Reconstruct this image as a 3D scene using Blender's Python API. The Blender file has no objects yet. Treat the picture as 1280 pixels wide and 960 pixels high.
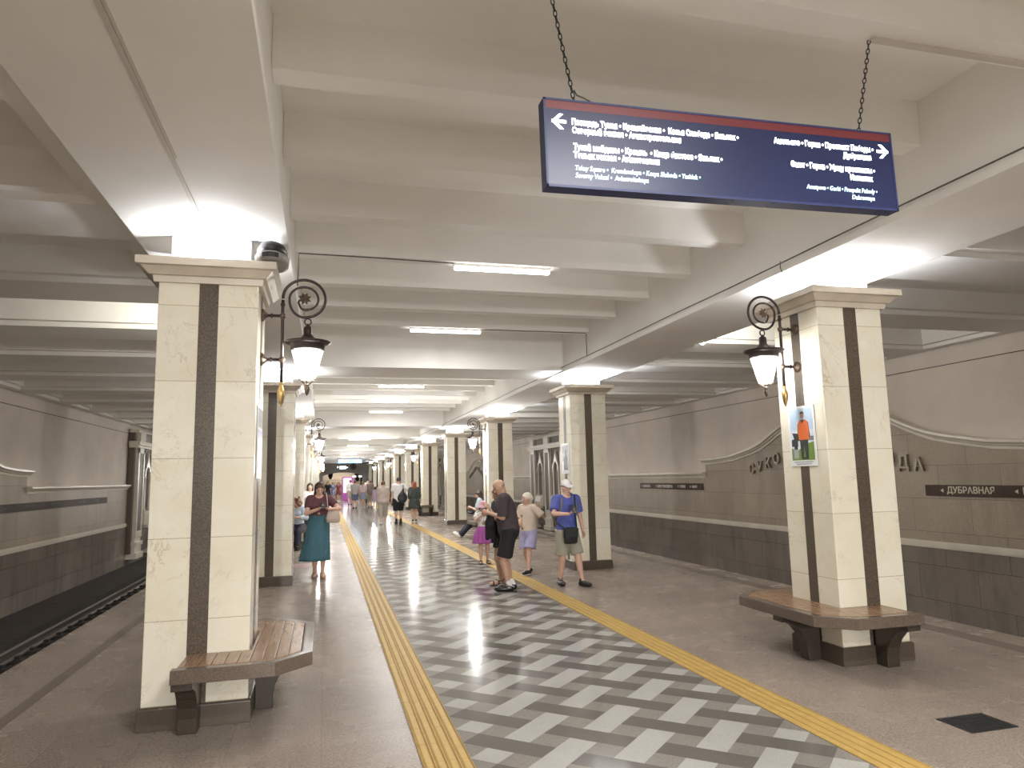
# A metro station platform: two rows of marble columns, benches, lanterns and passengers.
P_UP, P_LAN, P_TUBE, P_SPOT, EXPO = 6.0, 250.0, 22.0, 28.0, 1.60
P_SIDE_FILL = 6.0
import bpy, math, random
import numpy as np
from mathutils import Vector, Matrix
random.seed(7)
SC = bpy.context.scene
COL = SC.collection
PI = math.pi
V = Vector

# ---------------------------------------------------------------- objects
def link(o):
    COL.objects.link(o)
    return o

def tag(o, label=None, cat=None, group=None, kind=None):
    if label: o['label'] = label
    if cat: o['category'] = cat
    if group: o['group'] = group
    if kind: o['kind'] = kind
    return o

def empty(name, loc=(0, 0, 0), rz=0.0, label=None, cat=None, group=None, kind=None):
    o = link(bpy.data.objects.new(name, None))
    o.location = loc
    o.rotation_euler = (0, 0, rz)
    o.empty_display_size = .1
    return tag(o, label, cat, group, kind)

def copy_tree(o, parent=None):
    c = link(o.copy())
    c.parent = parent
    for ch in list(o.children):
        copy_tree(ch, c)
    return c

class MB:
    """collects shapes for one mesh object"""
    def __init__(s):
        s.v, s.f, s.m, s.sm, s.cur, s.smooth = [], [], [], [], 0, False
    def add(s, vs, fs, smooth=None):
        b = len(s.v)
        s.v.extend([tuple(p) for p in vs])
        for f in fs:
            s.f.append(tuple(i + b for i in f)); s.m.append(s.cur); s.sm.append(s.smooth if smooth is None else smooth)
        return s
    def box(s, lo, hi, rot=None, piv=None):
        x0, y0, z0 = lo; x1, y1, z1 = hi
        vs = [V(p) for p in ((x0,y0,z0),(x1,y0,z0),(x1,y1,z0),(x0,y1,z0),(x0,y0,z1),(x1,y0,z1),(x1,y1,z1),(x0,y1,z1))]
        if rot is not None:
            pv = V(piv) if piv is not None else (V(lo) + V(hi)) / 2
            vs = [rot @ (p - pv) + pv for p in vs]
        return s.add(vs, [(0,3,2,1),(4,5,6,7),(0,1,5,4),(1,2,6,5),(2,3,7,6),(3,0,4,7)], False)
    def cbox(s, c, d, rot=None):
        c = V(c); d = V(d) / 2
        return s.box(c - d, c + d, rot)
    def prism(s, poly, axis, a, b):
        """extrude a 2-D polygon: axis 'x': poly=(y,z); 'y': (x,z); 'z': (x,y)"""
        def P(u, v, t):
            return (t, u, v) if axis == 'x' else (u, t, v) if axis == 'y' else (u, v, t)
        n = len(poly)
        vs = [P(u, v, a) for u, v in poly] + [P(u, v, b) for u, v in poly]
        fs = [tuple(range(n)), tuple(range(2*n-1, n-1, -1))] + [(i, i+n, (i+1) % n + n, (i+1) % n) for i in range(n)]
        return s.add(vs, fs, False)
    def lathe(s, prof, c=(0,0,0), axis=(0,0,1), n=20, cap=True):
        """prof: list of (r, h) along the axis"""
        c = V(c); ax = V(axis).normalized()
        u = ax.orthogonal().normalized(); w = ax.cross(u)
        vs, fs = [], []
        for r, h in prof:
            for i in range(n):
                a = 2*PI*i/n
                vs.append(c + ax*h + (u*math.cos(a) + w*math.sin(a))*r)
        for k in range(len(prof)-1):
            for i in range(n):
                j = (i+1) % n
                fs.append((k*n+i, k*n+j, (k+1)*n+j, (k+1)*n+i))
        s.add(vs, fs, True)
        if cap:
            b = len(s.v) - len(vs)
            for k, rev in ((0, True), (len(prof)-1, False)):
                if prof[k][0] > 1e-4:
                    idx = [b + k*n + i for i in range(n)]
                    s.f.append(tuple(reversed(idx)) if rev else tuple(idx)); s.m.append(s.cur); s.sm.append(False)
        return s
    def cyl(s, a, b, r0, r1=None, n=16):
        a = V(a); b = V(b)
        return s.lathe([(r0, 0), (r0 if r1 is None else r1, (b-a).length)], a, b-a, n)
    def tube(s, pts, r, n=8, closed=False):
        pts = [V(p) for p in pts]; m = len(pts)
        vs, fs = [], []
        prev = None
        for i, p in enumerate(pts):
            if closed: t = pts[(i+1) % m] - pts[i-1]
            else: t = pts[min(i+1, m-1)] - pts[max(i-1, 0)]
            t.normalize()
            if prev is None: u = t.orthogonal().normalized()
            else:
                u = prev - t*prev.dot(t)
                u = u.normalized() if u.length > 1e-6 else t.orthogonal().normalized()
            prev = u; w = t.cross(u)
            rr = r[i] if isinstance(r, (list, tuple)) else r
            for k in range(n):
                a = 2*PI*k/n
                vs.append(p + (u*math.cos(a) + w*math.sin(a))*rr)
        for i in range(m if closed else m-1):
            for k in range(n):
                j = (k+1) % n; i2 = (i+1) % m
                fs.append((i*n+k, i*n+j, i2*n+j, i2*n+k))
        if not closed:
            fs.append(tuple(reversed(range(n)))); fs.append(tuple(range((m-1)*n, m*n)))
        return s.add(vs, fs, True)
    def sphere(s, c, r, n=16, m=10, rot=None):
        c = V(c); r = (r, r, r) if not isinstance(r, (tuple, list)) else r
        vs = []; fs = []
        for i in range(m+1):
            th = PI*i/m
            for j in range(n):
                ph = 2*PI*j/n
                p = V((r[0]*math.sin(th)*math.cos(ph), r[1]*math.sin(th)*math.sin(ph), r[2]*math.cos(th)))
                vs.append(c + (rot @ p if rot is not None else p))
        for i in range(m):
            for j in range(n):
                k = (j+1) % n
                fs.append((i*n+j, (i+1)*n+j, (i+1)*n+k, i*n+k))
        return s.add(vs, fs, True)
    def loft(s, rings, cap=True, smooth=True):
        n = len(rings[0]); vs = [p for r in rings for p in r]; fs = []
        for k in range(len(rings)-1):
            for i in range(n):
                j = (i+1) % n
                fs.append((k*n+i, k*n+j, (k+1)*n+j, (k+1)*n+i))
        s.add(vs, fs, smooth)
        if cap:
            b = len(s.v) - len(vs)
            s.f.append(tuple(b+i for i in reversed(range(n)))); s.m.append(s.cur); s.sm.append(False)
            s.f.append(tuple(b+(len(rings)-1)*n+i for i in range(n))); s.m.append(s.cur); s.sm.append(False)
        return s
    def build(s, name, mats, parent=None, bevel=0, loc=None):
        me = bpy.data.meshes.new(name)
        me.from_pydata(s.v, [], s.f)
        mats = mats if isinstance(mats, (list, tuple)) else [mats]
        for m in mats: me.materials.append(m)
        me.polygons.foreach_set('material_index', s.m)
        me.polygons.foreach_set('use_smooth', s.sm)
        me.update()
        o = link(bpy.data.objects.new(name, me))
        if parent is not None: o.parent = parent
        if loc is not None: o.location = loc
        if bevel:
            b = o.modifiers.new('bevel', 'BEVEL'); b.width = bevel; b.segments = 2; b.limit_method = 'ANGLE'; b.angle_limit = .6
        return o

def rect_levels(mb, levels, cx=0, cy=0):
    """stack of rectangles (z, hx, hy)"""
    rings = [[(cx-hx,cy-hy,z),(cx+hx,cy-hy,z),(cx+hx,cy+hy,z),(cx-hx,cy+hy,z)] for z, hx, hy in levels]
    return mb.loft(rings, smooth=False)

def text_obj(name, s, size, mat, parent, loc, rot, align='LEFT', bold=0.0, extrude=.001, shear=0, width=None, z=None):
    cu = bpy.data.curves.new(name, 'FONT')
    cu.body = s; cu.size = size; cu.align_x = align; cu.offset = bold; cu.extrude = extrude; cu.shear = shear; cu.resolution_u = 4
    t = link(bpy.data.objects.new('text_tmp', cu))
    dg = bpy.context.evaluated_depsgraph_get()
    me = bpy.data.meshes.new_from_object(t.evaluated_get(dg))
    bpy.data.objects.remove(t); bpy.data.curves.remove(cu)
    me.name = name
    if width is not None and len(me.vertices):
        xs = [v.co.x for v in me.vertices]; w = max(xs) - min(xs); k = width / w
        for v in me.vertices: v.co.x *= k
    me.materials.clear(); me.materials.append(mat)
    for p in me.polygons: p.material_index = 0
    o = link(bpy.data.objects.new(name, me))
    o.parent = parent; o.location = loc; o.rotation_euler = rot
    return o

# ---------------------------------------------------------------- materials
def new_mat(name):
    m = bpy.data.materials.new(name); m.use_nodes = True
    nt = m.node_tree; nt.nodes.clear()
    out = nt.nodes.new('ShaderNodeOutputMaterial')
    b = nt.nodes.new('ShaderNodeBsdfPrincipled')
    nt.links.new(b.outputs[0], out.inputs[0])
    return m, nt, b

def nd(nt, typ, **kw):
    n = nt.nodes.new(typ)
    for k, v in kw.items():
        if k.startswith('i_'):
            n.inputs[k[2:].replace('_', ' ')].default_value = v
        else: setattr(n, k, v)
    return n

def rgb(c, k=1.0):
    return (min(c[0]*k, 1), min(c[1]*k, 1), min(c[2]*k, 1), 1)

def mix(nt, fac, a, b, blend='MIX'):
    n = nt.nodes.new('ShaderNodeMix'); n.data_type = 'RGBA'; n.blend_type = blend
    for sock, val in ((n.inputs[0], fac), (n.inputs[6], a), (n.inputs[7], b)):
        if hasattr(val, 'links'): nt.links.new(val, sock)
        else: sock.default_value = val
    return n.outputs[2]

def ramp(nt, fac, stops):
    n = nt.nodes.new('ShaderNodeValToRGB')
    nt.links.new(fac, n.inputs[0])
    el = n.color_ramp.elements
    while len(el) < len(stops): el.new(.5)
    for e, (p, c) in zip(el, stops):
        e.position = p; e.color = (c, c, c, 1) if not isinstance(c, tuple) else c
    return n.outputs[0]

def coords(nt, rand=False):
    tc = nt.nodes.new('ShaderNodeTexCoord')
    out = tc.outputs['Object']
    if rand:
        oi = nt.nodes.new('ShaderNodeObjectInfo')
        mul = nd(nt, 'ShaderNodeMath', operation='MULTIPLY'); mul.inputs[1].default_value = 37.0
        nt.links.new(oi.outputs['Random'], mul.inputs[0])
        ad = nd(nt, 'ShaderNodeVectorMath', operation='ADD')
        nt.links.new(out, ad.inputs[0]); nt.links.new(mul.outputs[0], ad.inputs[1])
        return tc.outputs['Object'], ad.outputs[0]
    return out, out

def noise(nt, vec, scale, detail=4, rough=.55, dist=0):
    n = nd(nt, 'ShaderNodeTexNoise'); n.inputs['Scale'].default_value = scale
    n.inputs['Detail'].default_value = detail; n.inputs['Roughness'].default_value = rough; n.inputs['Distortion'].default_value = dist
    nt.links.new(vec, n.inputs['Vector'])
    return n.outputs['Fac']

def bump(nt, b, h, strength=.2, dist=.01):
    n = nd(nt, 'ShaderNodeBump'); n.inputs['Strength'].default_value = strength; n.inputs['Distance'].default_value = dist
    nt.links.new(h, n.inputs['Height']); nt.links.new(n.outputs[0], b.inputs['Normal'])

def mk(name, col, rough=.5, var=.12, scale=6, metal=0.0, bmp=0.0, bscale=60, speck=0.0, sscale=220, spec=.5, sheen=0):
    """plain surface: soft colour variation, optional fine speckle and bump"""
    m, nt, b = new_mat(name)
    obv, vec = coords(nt)
    f = noise(nt, vec, scale, 5)
    c = mix(nt, ramp(nt, f, [(.3, 0.0), (.7, 1.0)]), rgb(col, 1-var), rgb(col, 1+var))
    if speck:
        g = noise(nt, vec, sscale, 2, .7)
        c = mix(nt, ramp(nt, g, [(.35, 0.0), (.65, 1.0)]), c, rgb(col, 1+speck), 'MIX') if False else mix(nt, 1.0, c, ramp(nt, g, [(.3, (1-speck,)*3+(1,)), (.7, (1+speck,)*3+(1,))]), 'MULTIPLY')
    nt.links.new(c, b.inputs['Base Color'])
    b.inputs['Roughness'].default_value = rough; b.inputs['Metallic'].default_value = metal
    b.inputs['Specular IOR Level'].default_value = spec
    if sheen: b.inputs['Sheen Weight'].default_value = sheen
    if bmp: bump(nt, b, noise(nt, vec, bscale, 3), bmp)
    return m

def emit(name, col, strength):
    m, nt, b = new_mat(name)
    b.inputs['Base Color'].default_value = rgb(col)
    b.inputs['Emission Color'].default_value = rgb(col); b.inputs['Emission Strength'].default_value = strength
    b.inputs['Roughness'].default_value = .4
    return m

M = {}
# ---------------------------------------------------------------- the station's surfaces
M['plaster'] = mk('white_plaster', (.85, .835, .80), .75, .03, 1.5, bmp=.06, bscale=30)
M['plaster_wall'] = mk('wall_plaster', (.66, .595, .53), .8, .09, .9, bmp=.08, bscale=25)
M['joint'] = mk('dark_joint', (.08, .07, .06), .8)
M['paint'] = mk('white_paint', (.82, .81, .79), .6, .03)

def marble():
    m, nt, b = new_mat('cream_marble')
    ob, vec = coords(nt, True)
    big = noise(nt, vec, 2.2, 6, .6, .8)
    c = mix(nt, ramp(nt, big, [(.3, 0.0), (.72, 1.0)]), (.80, .745, .60, 1), (.90, .865, .75, 1))
    warp = noise(nt, vec, 3.0, 6, .6)
    v1 = noise(nt, vec, 1.6, 9, .66, 2.2)
    ab = nd(nt, 'ShaderNodeMath', operation='SUBTRACT'); nt.links.new(v1, ab.inputs[0]); ab.inputs[1].default_value = .5
    ab2 = nd(nt, 'ShaderNodeMath', operation='ABSOLUTE'); nt.links.new(ab.outputs[0], ab2.inputs[0])
    vein = ramp(nt, ab2.outputs[0], [(0.0, .75), (.012, 0.0)])
    vm = nd(nt, 'ShaderNodeMath', operation='MULTIPLY'); nt.links.new(vein, vm.inputs[0]); nt.links.new(ramp(nt, warp, [(.45, 0.0), (.65, 1.0)]), vm.inputs[1])
    c = mix(nt, vm.outputs[0], c, (.47, .39, .27, 1))
    sep = nd(nt, 'ShaderNodeSeparateXYZ'); nt.links.new(ob, sep.inputs[0])
    z = nd(nt, 'ShaderNodeMath', operation='MULTIPLY_ADD'); nt.links.new(sep.outputs[2], z.inputs[0]); z.inputs[1].default_value = 1/.575; z.inputs[2].default_value = -.158/.575
    fr = nd(nt, 'ShaderNodeMath', operation='FRACT'); nt.links.new(z.outputs[0], fr.inputs[0])
    fl = nd(nt, 'ShaderNodeMath', operation='FLOOR'); nt.links.new(z.outputs[0], fl.inputs[0])
    wn = nd(nt, 'ShaderNodeTexWhiteNoise', noise_dimensions='4D'); nt.links.new(fl.outputs[0], wn.inputs['W'])
    oi = nd(nt, 'ShaderNodeObjectInfo')
    cv = nd(nt, 'ShaderNodeCombineXYZ'); nt.links.new(oi.outputs['Random'], cv.inputs[0])
    nt.links.new(cv.outputs[0], wn.inputs['Vector'])
    c = mix(nt, 1.0, c, ramp(nt, wn.outputs['Value'], [(0, (.93, .92, .90, 1)), (1, (1.0, 1.0, 1.0, 1))]), 'MULTIPLY')
    j = ramp(nt, fr.outputs[0], [(0.0, 1.0), (.004, 1.0), (.009, 0.0)])
    c = mix(nt, j, c, (.36, .29, .19, 1))
    nt.links.new(c, b.inputs['Base Color'])
    b.inputs['Roughness'].default_value = .16
    return m
M['marble'] = marble()
M['marble_plain'] = mk('pale_marble', (.66, .60, .50), .3, .08, 4)
M['cornice_stone'] = mk('cornice_marble', (.62, .55, .45), .35, .08, 5, bmp=.04)

def granite(name, col, rough, blocks=None, stain=0.0, spec=.5, *, speck=.28, sscale=170, axes='xy', off=.5, mort=(.10,.09,.08)):
    m, nt, b = new_mat(name)
    ob, vec = coords(nt)
    g = noise(nt, vec, sscale, 2, .75)
    big = noise(nt, vec, .9, 5)
    c = mix(nt, ramp(nt, big, [(.3, 0.0), (.7, 1.0)]), rgb(col, .9), rgb(col, 1.1))
    c = mix(nt, 1.0, c, ramp(nt, g, [(.3, (1-speck,)*3+(1,)), (.7, (1+speck, 1+speck, 1+speck*.95, 1))]), 'MULTIPLY')
    if blocks:
        sep = nd(nt, 'ShaderNodeSeparateXYZ'); nt.links.new(ob, sep.inputs[0])
        cb = nd(nt, 'ShaderNodeCombineXYZ')
        for i, a in enumerate(axes): nt.links.new(sep.outputs['xyz'.index(a)], cb.inputs[i])
        br = nd(nt, 'ShaderNodeTexBrick'); br.offset = off
        br.inputs['Scale'].default_value = 1.0; br.inputs['Brick Width'].default_value = blocks[0]; br.inputs['Row Height'].default_value = blocks[1]
        br.inputs['Mortar Size'].default_value = blocks[2]; br.inputs['Mortar Smooth'].default_value = .2; br.inputs['Bias'].default_value = 0
        br.inputs['Color1'].default_value = (.90, .90, .90, 1); br.inputs['Color2'].default_value = (1.06, 1.05, 1.04, 1); br.inputs['Mortar'].default_value = mort + (1,)
        nt.links.new(cb.outputs[0], br.inputs['Vector'])
        c = mix(nt, 1.0, c, br.outputs['Color'], 'MULTIPLY')
    if stain:
        mp = nd(nt, 'ShaderNodeMapping'); mp.inputs['Scale'].default_value = (1, 1.4, .35); nt.links.new(ob, mp.inputs[0])
        st = noise(nt, mp.outputs[0], 2.0, 6, .65)
        c = mix(nt, ramp(nt, st, [(.48, 0.0), (.68, stain)]), c, rgb(col, .35))
    nt.links.new(c, b.inputs['Base Color'])
    if isinstance(rough, tuple):
        r = noise(nt, vec, 2.5, 4)
        nt.links.new(ramp(nt, r, [(.3, rough[0]), (.7, rough[1])]), b.inputs['Roughness'])
    else: b.inputs['Roughness'].default_value = rough
    b.inputs['Specular IOR Level'].default_value = spec
    return m
M['floor'] = granite('pink_grey_granite', (.30, .25, .212), (.23, .30), (1.15, .58, .0016), 0, .06, speck=.40, sscale=58, axes='yx', mort=(.55, .5, .45))
M['floor_band'] = granite('dark_granite_band', (.18, .145, .118), .24, None, 0, .06, speck=.25, sscale=120)
M['weave_light'] = granite('pale_green_granite', (.41, .405, .378), .12, None, 0, .06, speck=.14, sscale=150)
M['weave_mid'] = granite('mid_grey_granite', (.245, .225, .204), .12, None, 0, .06, speck=.26, sscale=130)
M['weave_dark'] = granite('dark_grey_granite', (.142, .130, .116), .12, None, 0, .06, speck=.14, sscale=150)
M['stripe'] = granite('brown_granite', (.105, .083, .062), .22, None, 0, .5, speck=.5, sscale=95)
M['plinth'] = granite('plinth_granite', (.090, .070, .054), .28, None, 0, .5, speck=.3, sscale=160)
M['bench_granite'] = granite('bench_granite', (.120, .090, .070), .22, None, 0, .5, speck=.4, sscale=150)
M['wall_granite'] = granite('tan_granite', (.33, .27, .20), .5, (1.2, .58, .003), .25, speck=.3, sscale=90, axes='yz')
M['wall_polished'] = granite('polished_granite', (.235, .200, .168), (.10, .22), (1.2, .60, .003), .4, speck=.2, sscale=90, axes='yz')
M['portal'] = granite('portal_granite', (.105, .080, .060), .5, None, 0, .5, speck=.3, sscale=90)
M['yellow'] = mk('yellow_tactile', (.50, .335, .105), .5, .07, 9, speck=.05, spec=.12)
M['bench_leg'] = granite('bench_leg_shaded', (.052, .040, .031), .3, None, 0, .4, speck=.4, sscale=120)  # darker copy of the bench granite: under-seat shade put into the colour
M['yellow_groove_shade'] = mk('yellow_tactile_groove_shade', (.30, .185, .05), .6, .1, 9, spec=.12)  # darker yellow between the ribs: groove shade put into the colour
M['bronze'] = mk('dark_bronze', (.052, .038, .036), .38, .2, 20, metal=.6)
M['bronze_mid'] = mk('worn_bronze', (.16, .115, .085), .36, .25, 25, metal=.7)
M['brass'] = mk('brass', (.46, .31, .13), .3, .12, 20, metal=.9)
M['dark_metal'] = mk('blackened_steel', (.03, .03, .032), .5, .2, 30, metal=.4, bmp=.1, bscale=200)
M['steel'] = mk('rail_steel', (.22, .19, .16), .35, .15, 20, metal=.8)
M['trackbed'] = mk('sooty_concrete', (.035, .028, .023), .85, .35, 3, bmp=.3, bscale=30)
M['black'] = mk('black_plastic', (.012, .012, .013), .4, .1)
M['grey_plastic'] = mk('grey_plastic', (.27, .255, .235), .5, .05)
M['white_plastic'] = mk('white_plastic', (.78, .77, .75), .45, .03)
M['cable'] = mk('cable', (.10, .09, .08), .6)
M['trunk'] = mk('painted_trunking', (.60, .56, .51), .6, .04)

def wood():
    m, nt, b = new_mat('varnished_slats')
    ob, vec = coords(nt)
    mp = nd(nt, 'ShaderNodeMapping'); mp.inputs['Scale'].default_value = (18, 2.2, 18); nt.links.new(ob, mp.inputs[0])
    n = noise(nt, mp.outputs[0], 2.0, 6, .6, .6)
    c = mix(nt, ramp(nt, n, [(.3, 0.0), (.7, 1.0)]), (.20, .108, .058, 1), (.33, .205, .118, 1))
    nt.links.new(c, b.inputs['Base Color']); b.inputs['Roughness'].default_value = .22
    return m
M['wood'] = wood()
M['lantern_glass'] = emit('lantern_glass', (1.0, .95, .93), 4.0)
def shade_glass():
    m, nt, b = new_mat('lantern_shade_glass')
    out = [n for n in nt.nodes if n.type == 'OUTPUT_MATERIAL'][0]
    b.inputs['Base Color'].default_value = (.9, .88, .85, 1); b.inputs['Emission Color'].default_value = (1, .95, .93, 1); b.inputs['Emission Strength'].default_value = 2.0
    t = nt.nodes.new('ShaderNodeBsdfTransparent'); mx = nt.nodes.new('ShaderNodeMixShader'); mx.inputs[0].default_value = .35
    nt.links.new(t.outputs[0], mx.inputs[1]); nt.links.new(b.outputs[0], mx.inputs[2]); nt.links.new(mx.outputs[0], out.inputs[0])
    return m
M['shade_glass'] = shade_glass()
M['tube_glow'] = emit('tube_glow', (1.0, .965, .93), 5.0)
M['uplight'] = emit('uplight_tube', (.93, .94, 1.0), 1.3)
M['spot_glow'] = emit('flood_glow', (1.0, .95, .82), 40.0)
M['sign_text'] = emit('backlit_white', (.96, .97, 1.0), 1.5)
M['sign_cyan'] = emit('backlit_pale_cyan', (.62, .98, 1.0), .8)
M['sign_blue'] = mk('sign_blue', (.011, .017, .068), .4, .06, 5)
M['sign_frame'] = mk('sign_frame_blue', (.020, .030, .110), .5, .08, 9)
M['sign_red'] = mk('sign_red', (.15, .028, .032), .35, .06)
# ================================================================ THE SETTING
LX, RX = -.868, 4.750            # column centre lines
LY, RY = 5.67, 5.49              # front face of the first column of each row
PIT = 6.91
HX, HY = .3536, .33
LE, RE = -2.86, 6.765            # platform edges
LW, RW = -6.50, 10.385           # track walls
YB, YE = -9.0, 86.0
NAVE_L, NAVE_R = -.305, 4.24     # inner faces of the long beams
ZB = 3.60                        # beam soffit

# ---- floor
fl = MB().box((LE, YB, -.22), (RE, YE + 30, 0)).build('floor', M['floor'])
tag(fl, kind='structure')
MB().box((-2.31, YB, 0), (-2.20, YE, .0012)).build('granite_band', M['floor_band'], fl)
MB().box((6.20, YB, 0), (6.42, YE, .0012)).build('granite_band', M['floor_band'], fl)
b = MB()
b.box((LE + .12, YB, -1.15), (LE + .3, YE + 30, -.22)); b.box((RE - .3, YB, -1.15), (RE - .12, YE + 30, -.22))
b.build('platform_wall', M['trackbed'], fl)

# ---- woven granite walkway
X0, X1 = .882, 3.087
ux, uy = (X1 - X0) / 16, .1325
w = MB()
w.cur = 0
w.add([(X0, YB, .002), (X1, YB, .002), (X1, YE, .002), (X0, YE, .002)], [(0, 1, 2, 3)])
def tileq(ax, ay, pts, mi):
    w.cur = mi
    w.add([(ax + p*ux, ay + q*uy, .003) for p, q in pts], [(0, 1, 2, 3)])
j0 = int((YB - 5.83) / (4*uy)) + 2
j1 = int((YE - 5.83) / (4*uy)) - 2
for j in range(j0, j1):
    ay = 5.83 + 4*uy*j
    for i in range(-1, 4):
        ax = X0 + 4*ux*i
        if i >= 0: tileq(ax, ay, ((0,0),(3,-3),(4,-2),(1,1)), 2)
        if 0 <= i < 3: tileq(ax, ay, ((2,0),(3,-1),(6,2),(5,3)), 1)
        elif i == -1: tileq(ax, ay, ((4,2),(5,1),(6,2),(5,3)), 1)
        else: tileq(ax, ay, ((2,0),(3,-1),(4,0),(3,1)), 1)
wk = w.build('floor_walkway', [M['weave_mid'], M['weave_light'], M['weave_dark']])
tag(wk, kind='structure')

# ---- yellow ribbed guidance strips
def tactile(x0, x1, label):
    t = MB()
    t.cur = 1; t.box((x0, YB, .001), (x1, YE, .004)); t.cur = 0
    W = x1 - x0
    n = 4
    for k in range(n):
        a = x0 + W*(k + .17)/n; c = x0 + W*(k + .83)/n
        y = -1.2
        while y < 36:
            t.prism([(a, .004), (c, .004), (c - .008, .0095), (a + .008, .0095)], 'y', y, y + .297)
            y += .30
        t.prism([(a, .004), (c, .004), (c - .008, .0095), (a + .008, .0095)], 'y', y, YE)
    for k in range(n + 1):
        a = x0 + W*k/n
        t.prism([(max(a - .004, x0), .004), (min(a + .004, x1), .004), (min(a + .003, x1), .008), (max(a - .003, x0), .008)], 'y', YB, YE)
    o = t.build('tactile_strip', [M['yellow'], M['yellow_groove_shade']])
    tag(o, label, 'tactile paving', 'yellow tactile strips')
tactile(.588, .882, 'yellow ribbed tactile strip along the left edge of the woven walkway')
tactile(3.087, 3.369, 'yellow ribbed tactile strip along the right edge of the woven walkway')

# ---- track beds
for nm, x0, x1 in (('floor_track_left', LW - .3, LE + .2), ('floor_track_right', RE - .2, RW + .3)):
    o = MB().box((x0, YB, -1.3), (x1, YE + 30, -1.10)).build(nm, M['trackbed'])
    tag(o, kind='structure')
    m_ = MB()
    if x0 < 0: m_.box((LW, YB, -1.10), (-5.34, YE + 30, -1.0))
    else: m_.box((RE + 2.5, YB, -1.10), (RW, YE + 30, -1.0))
    m_.build('service_ledge', M['trackbed'], o)
def rail(x, label):
    r = empty('track_rail', (x, 0, -1.10), label=label, cat='rail', group='rails of the left track')
    prof = [(-.065,.06),(.065,.06),(.065,.072),(.012,.09),(.012,.175),(.036,.185),(.036,.215),(.028,.222),(-.028,.222),(-.036,.215),(-.036,.185),(-.012,.175),(-.012,.09),(-.065,.072)]
    MB().prism(prof, 'y', YB, YE).build('rail_bar', M['steel'], r)
    fa = None
    for k in range(70):
        y = 8.0 + .62*k
        if fa is None:
            f = MB(); f.box((-.19, -.13, 0), (.19, .13, .06)); f.box((-.13, -.05, .06), (-.05, .05, .10)); f.box((.05, -.05, .06), (.13, .05, .10))
            fa = f.build('rail_fastening', M['trackbed'], r, loc=(0, y, 0))
        else:
            c = link(fa.copy()); c.parent = r; c.location = (0, y, 0)
rail(-4.85, 'steel track rail nearer the left wall, beyond the platform edge')
rail(-3.33, 'steel track rail close under the left platform edge')

# ---- ceiling: slab, long beams, ribs and side coffers
ce = MB().box((LW - .3, YB, 4.42), (RW + .3, YE + 30, 4.62)).build('ceiling', M['plaster'])
tag(ce, kind='structure')
def beam(x0, x1, inner):
    b = MB()
    b.box((x0, YB, ZB), (x1, YE, 4.42))
    if inner > 0: b.box((x1, YB, ZB), (x1 + .022, YE, ZB + .067))
    else: b.box((x0 - .022, YB, ZB), (x0, YE, ZB + .067))
    return b.build('ceiling_beam', M['plaster'], ce)
beam(-1.44, NAVE_L - .022, 1)
beam(NAVE_R + .022, 5.385, -1)
RIB0, RIBP = 4.04, 1.1515
rib_y = []
k = -11
while RIB0 + RIBP*k < YE - 1:
    y = RIB0 + RIBP*k
    if y > YB + .2: rib_y.append(y)
    k += 1
deep = [12.30 + PIT*n for n in (0, 2, 3, 4, 5, 6, 7, 8, 9, 10)]
for y in rib_y:
    if any(d - .35 < y < d + 1.2 for d in deep): continue
    MB().prism([(y, 4.42), (y, 4.08), (y + .185, 4.08), (y + .185, 4.42)], 'x', NAVE_L - .02, NAVE_R + .02).build('ceiling_rib', M['plaster'], ce)
for d in deep:
    MB().box((NAVE_L - .02, d, 3.63), (NAVE_R + .02, d + 1.2, 4.42)).build('cross_beam', M['plaster'], ce)

def coffers(xa, xb, y0):
    """xa..xb: clear width of the side ceiling; coffer fields between ribs centred on the column rows"""
    lo, hi = min(xa, xb), max(xa, xb)
    z0, z1, z2, st = 3.77, 3.835, 4.12, .10
    p = PIT / 3
    m = MB()
    y = y0 - p*math.ceil((y0 - YB)/p)
    ex0, ex1 = lo + .20, hi - .20
    ys = []
    while y < YE:
        ys.append(y); y += p
    def q(a, b_, c, d): m.add([a, b_, c, d], [(0, 1, 2, 3)])
    # side margins
    for a, c in ((lo, ex0), (ex1, hi)):
        q((a, YB, z0), (a, YE, z0), (c, YE, z0), (c, YB, z0))
    prev = YB
    for yc in ys:
        n0, n1 = yc + .40, yc + p - .40          # coffer opening
        if n0 < YB + .1 or n1 > YE: continue
        q((ex0, prev, z0), (ex0, n0, z0), (ex1, n0, z0), (ex1, prev, z0))
        prev = n1
        def ring(a0, a1, b0, b1, z): return [(a0, b0, z), (a1, b0, z), (a1, b1, z), (a0, b1, z)]
        rs = [ring(ex0, ex1, n0, n1, z0), ring(ex0, ex1, n0, n1, z1), ring(ex0+st, ex1-st, n0+st, n1-st, z1), ring(ex0+st, ex1-st, n0+st, n1-st, z2)]
        for A, B in zip(rs, rs[1:]):
            for i in range(4):
                j = (i+1) % 4
                q(A[i], B[i], B[j], A[j])
        R = rs[-1]; q(R[0], R[3], R[2], R[1])
    q((ex0, prev, z0), (ex0, YE, z0), (ex1, YE, z0), (ex1, prev, z0))
    return m.build('coffered_ceiling', M['plaster'], ce)
coffers(-1.44, LW, LY + .38)
coffers(5.385, RW, RY + .36)

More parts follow.
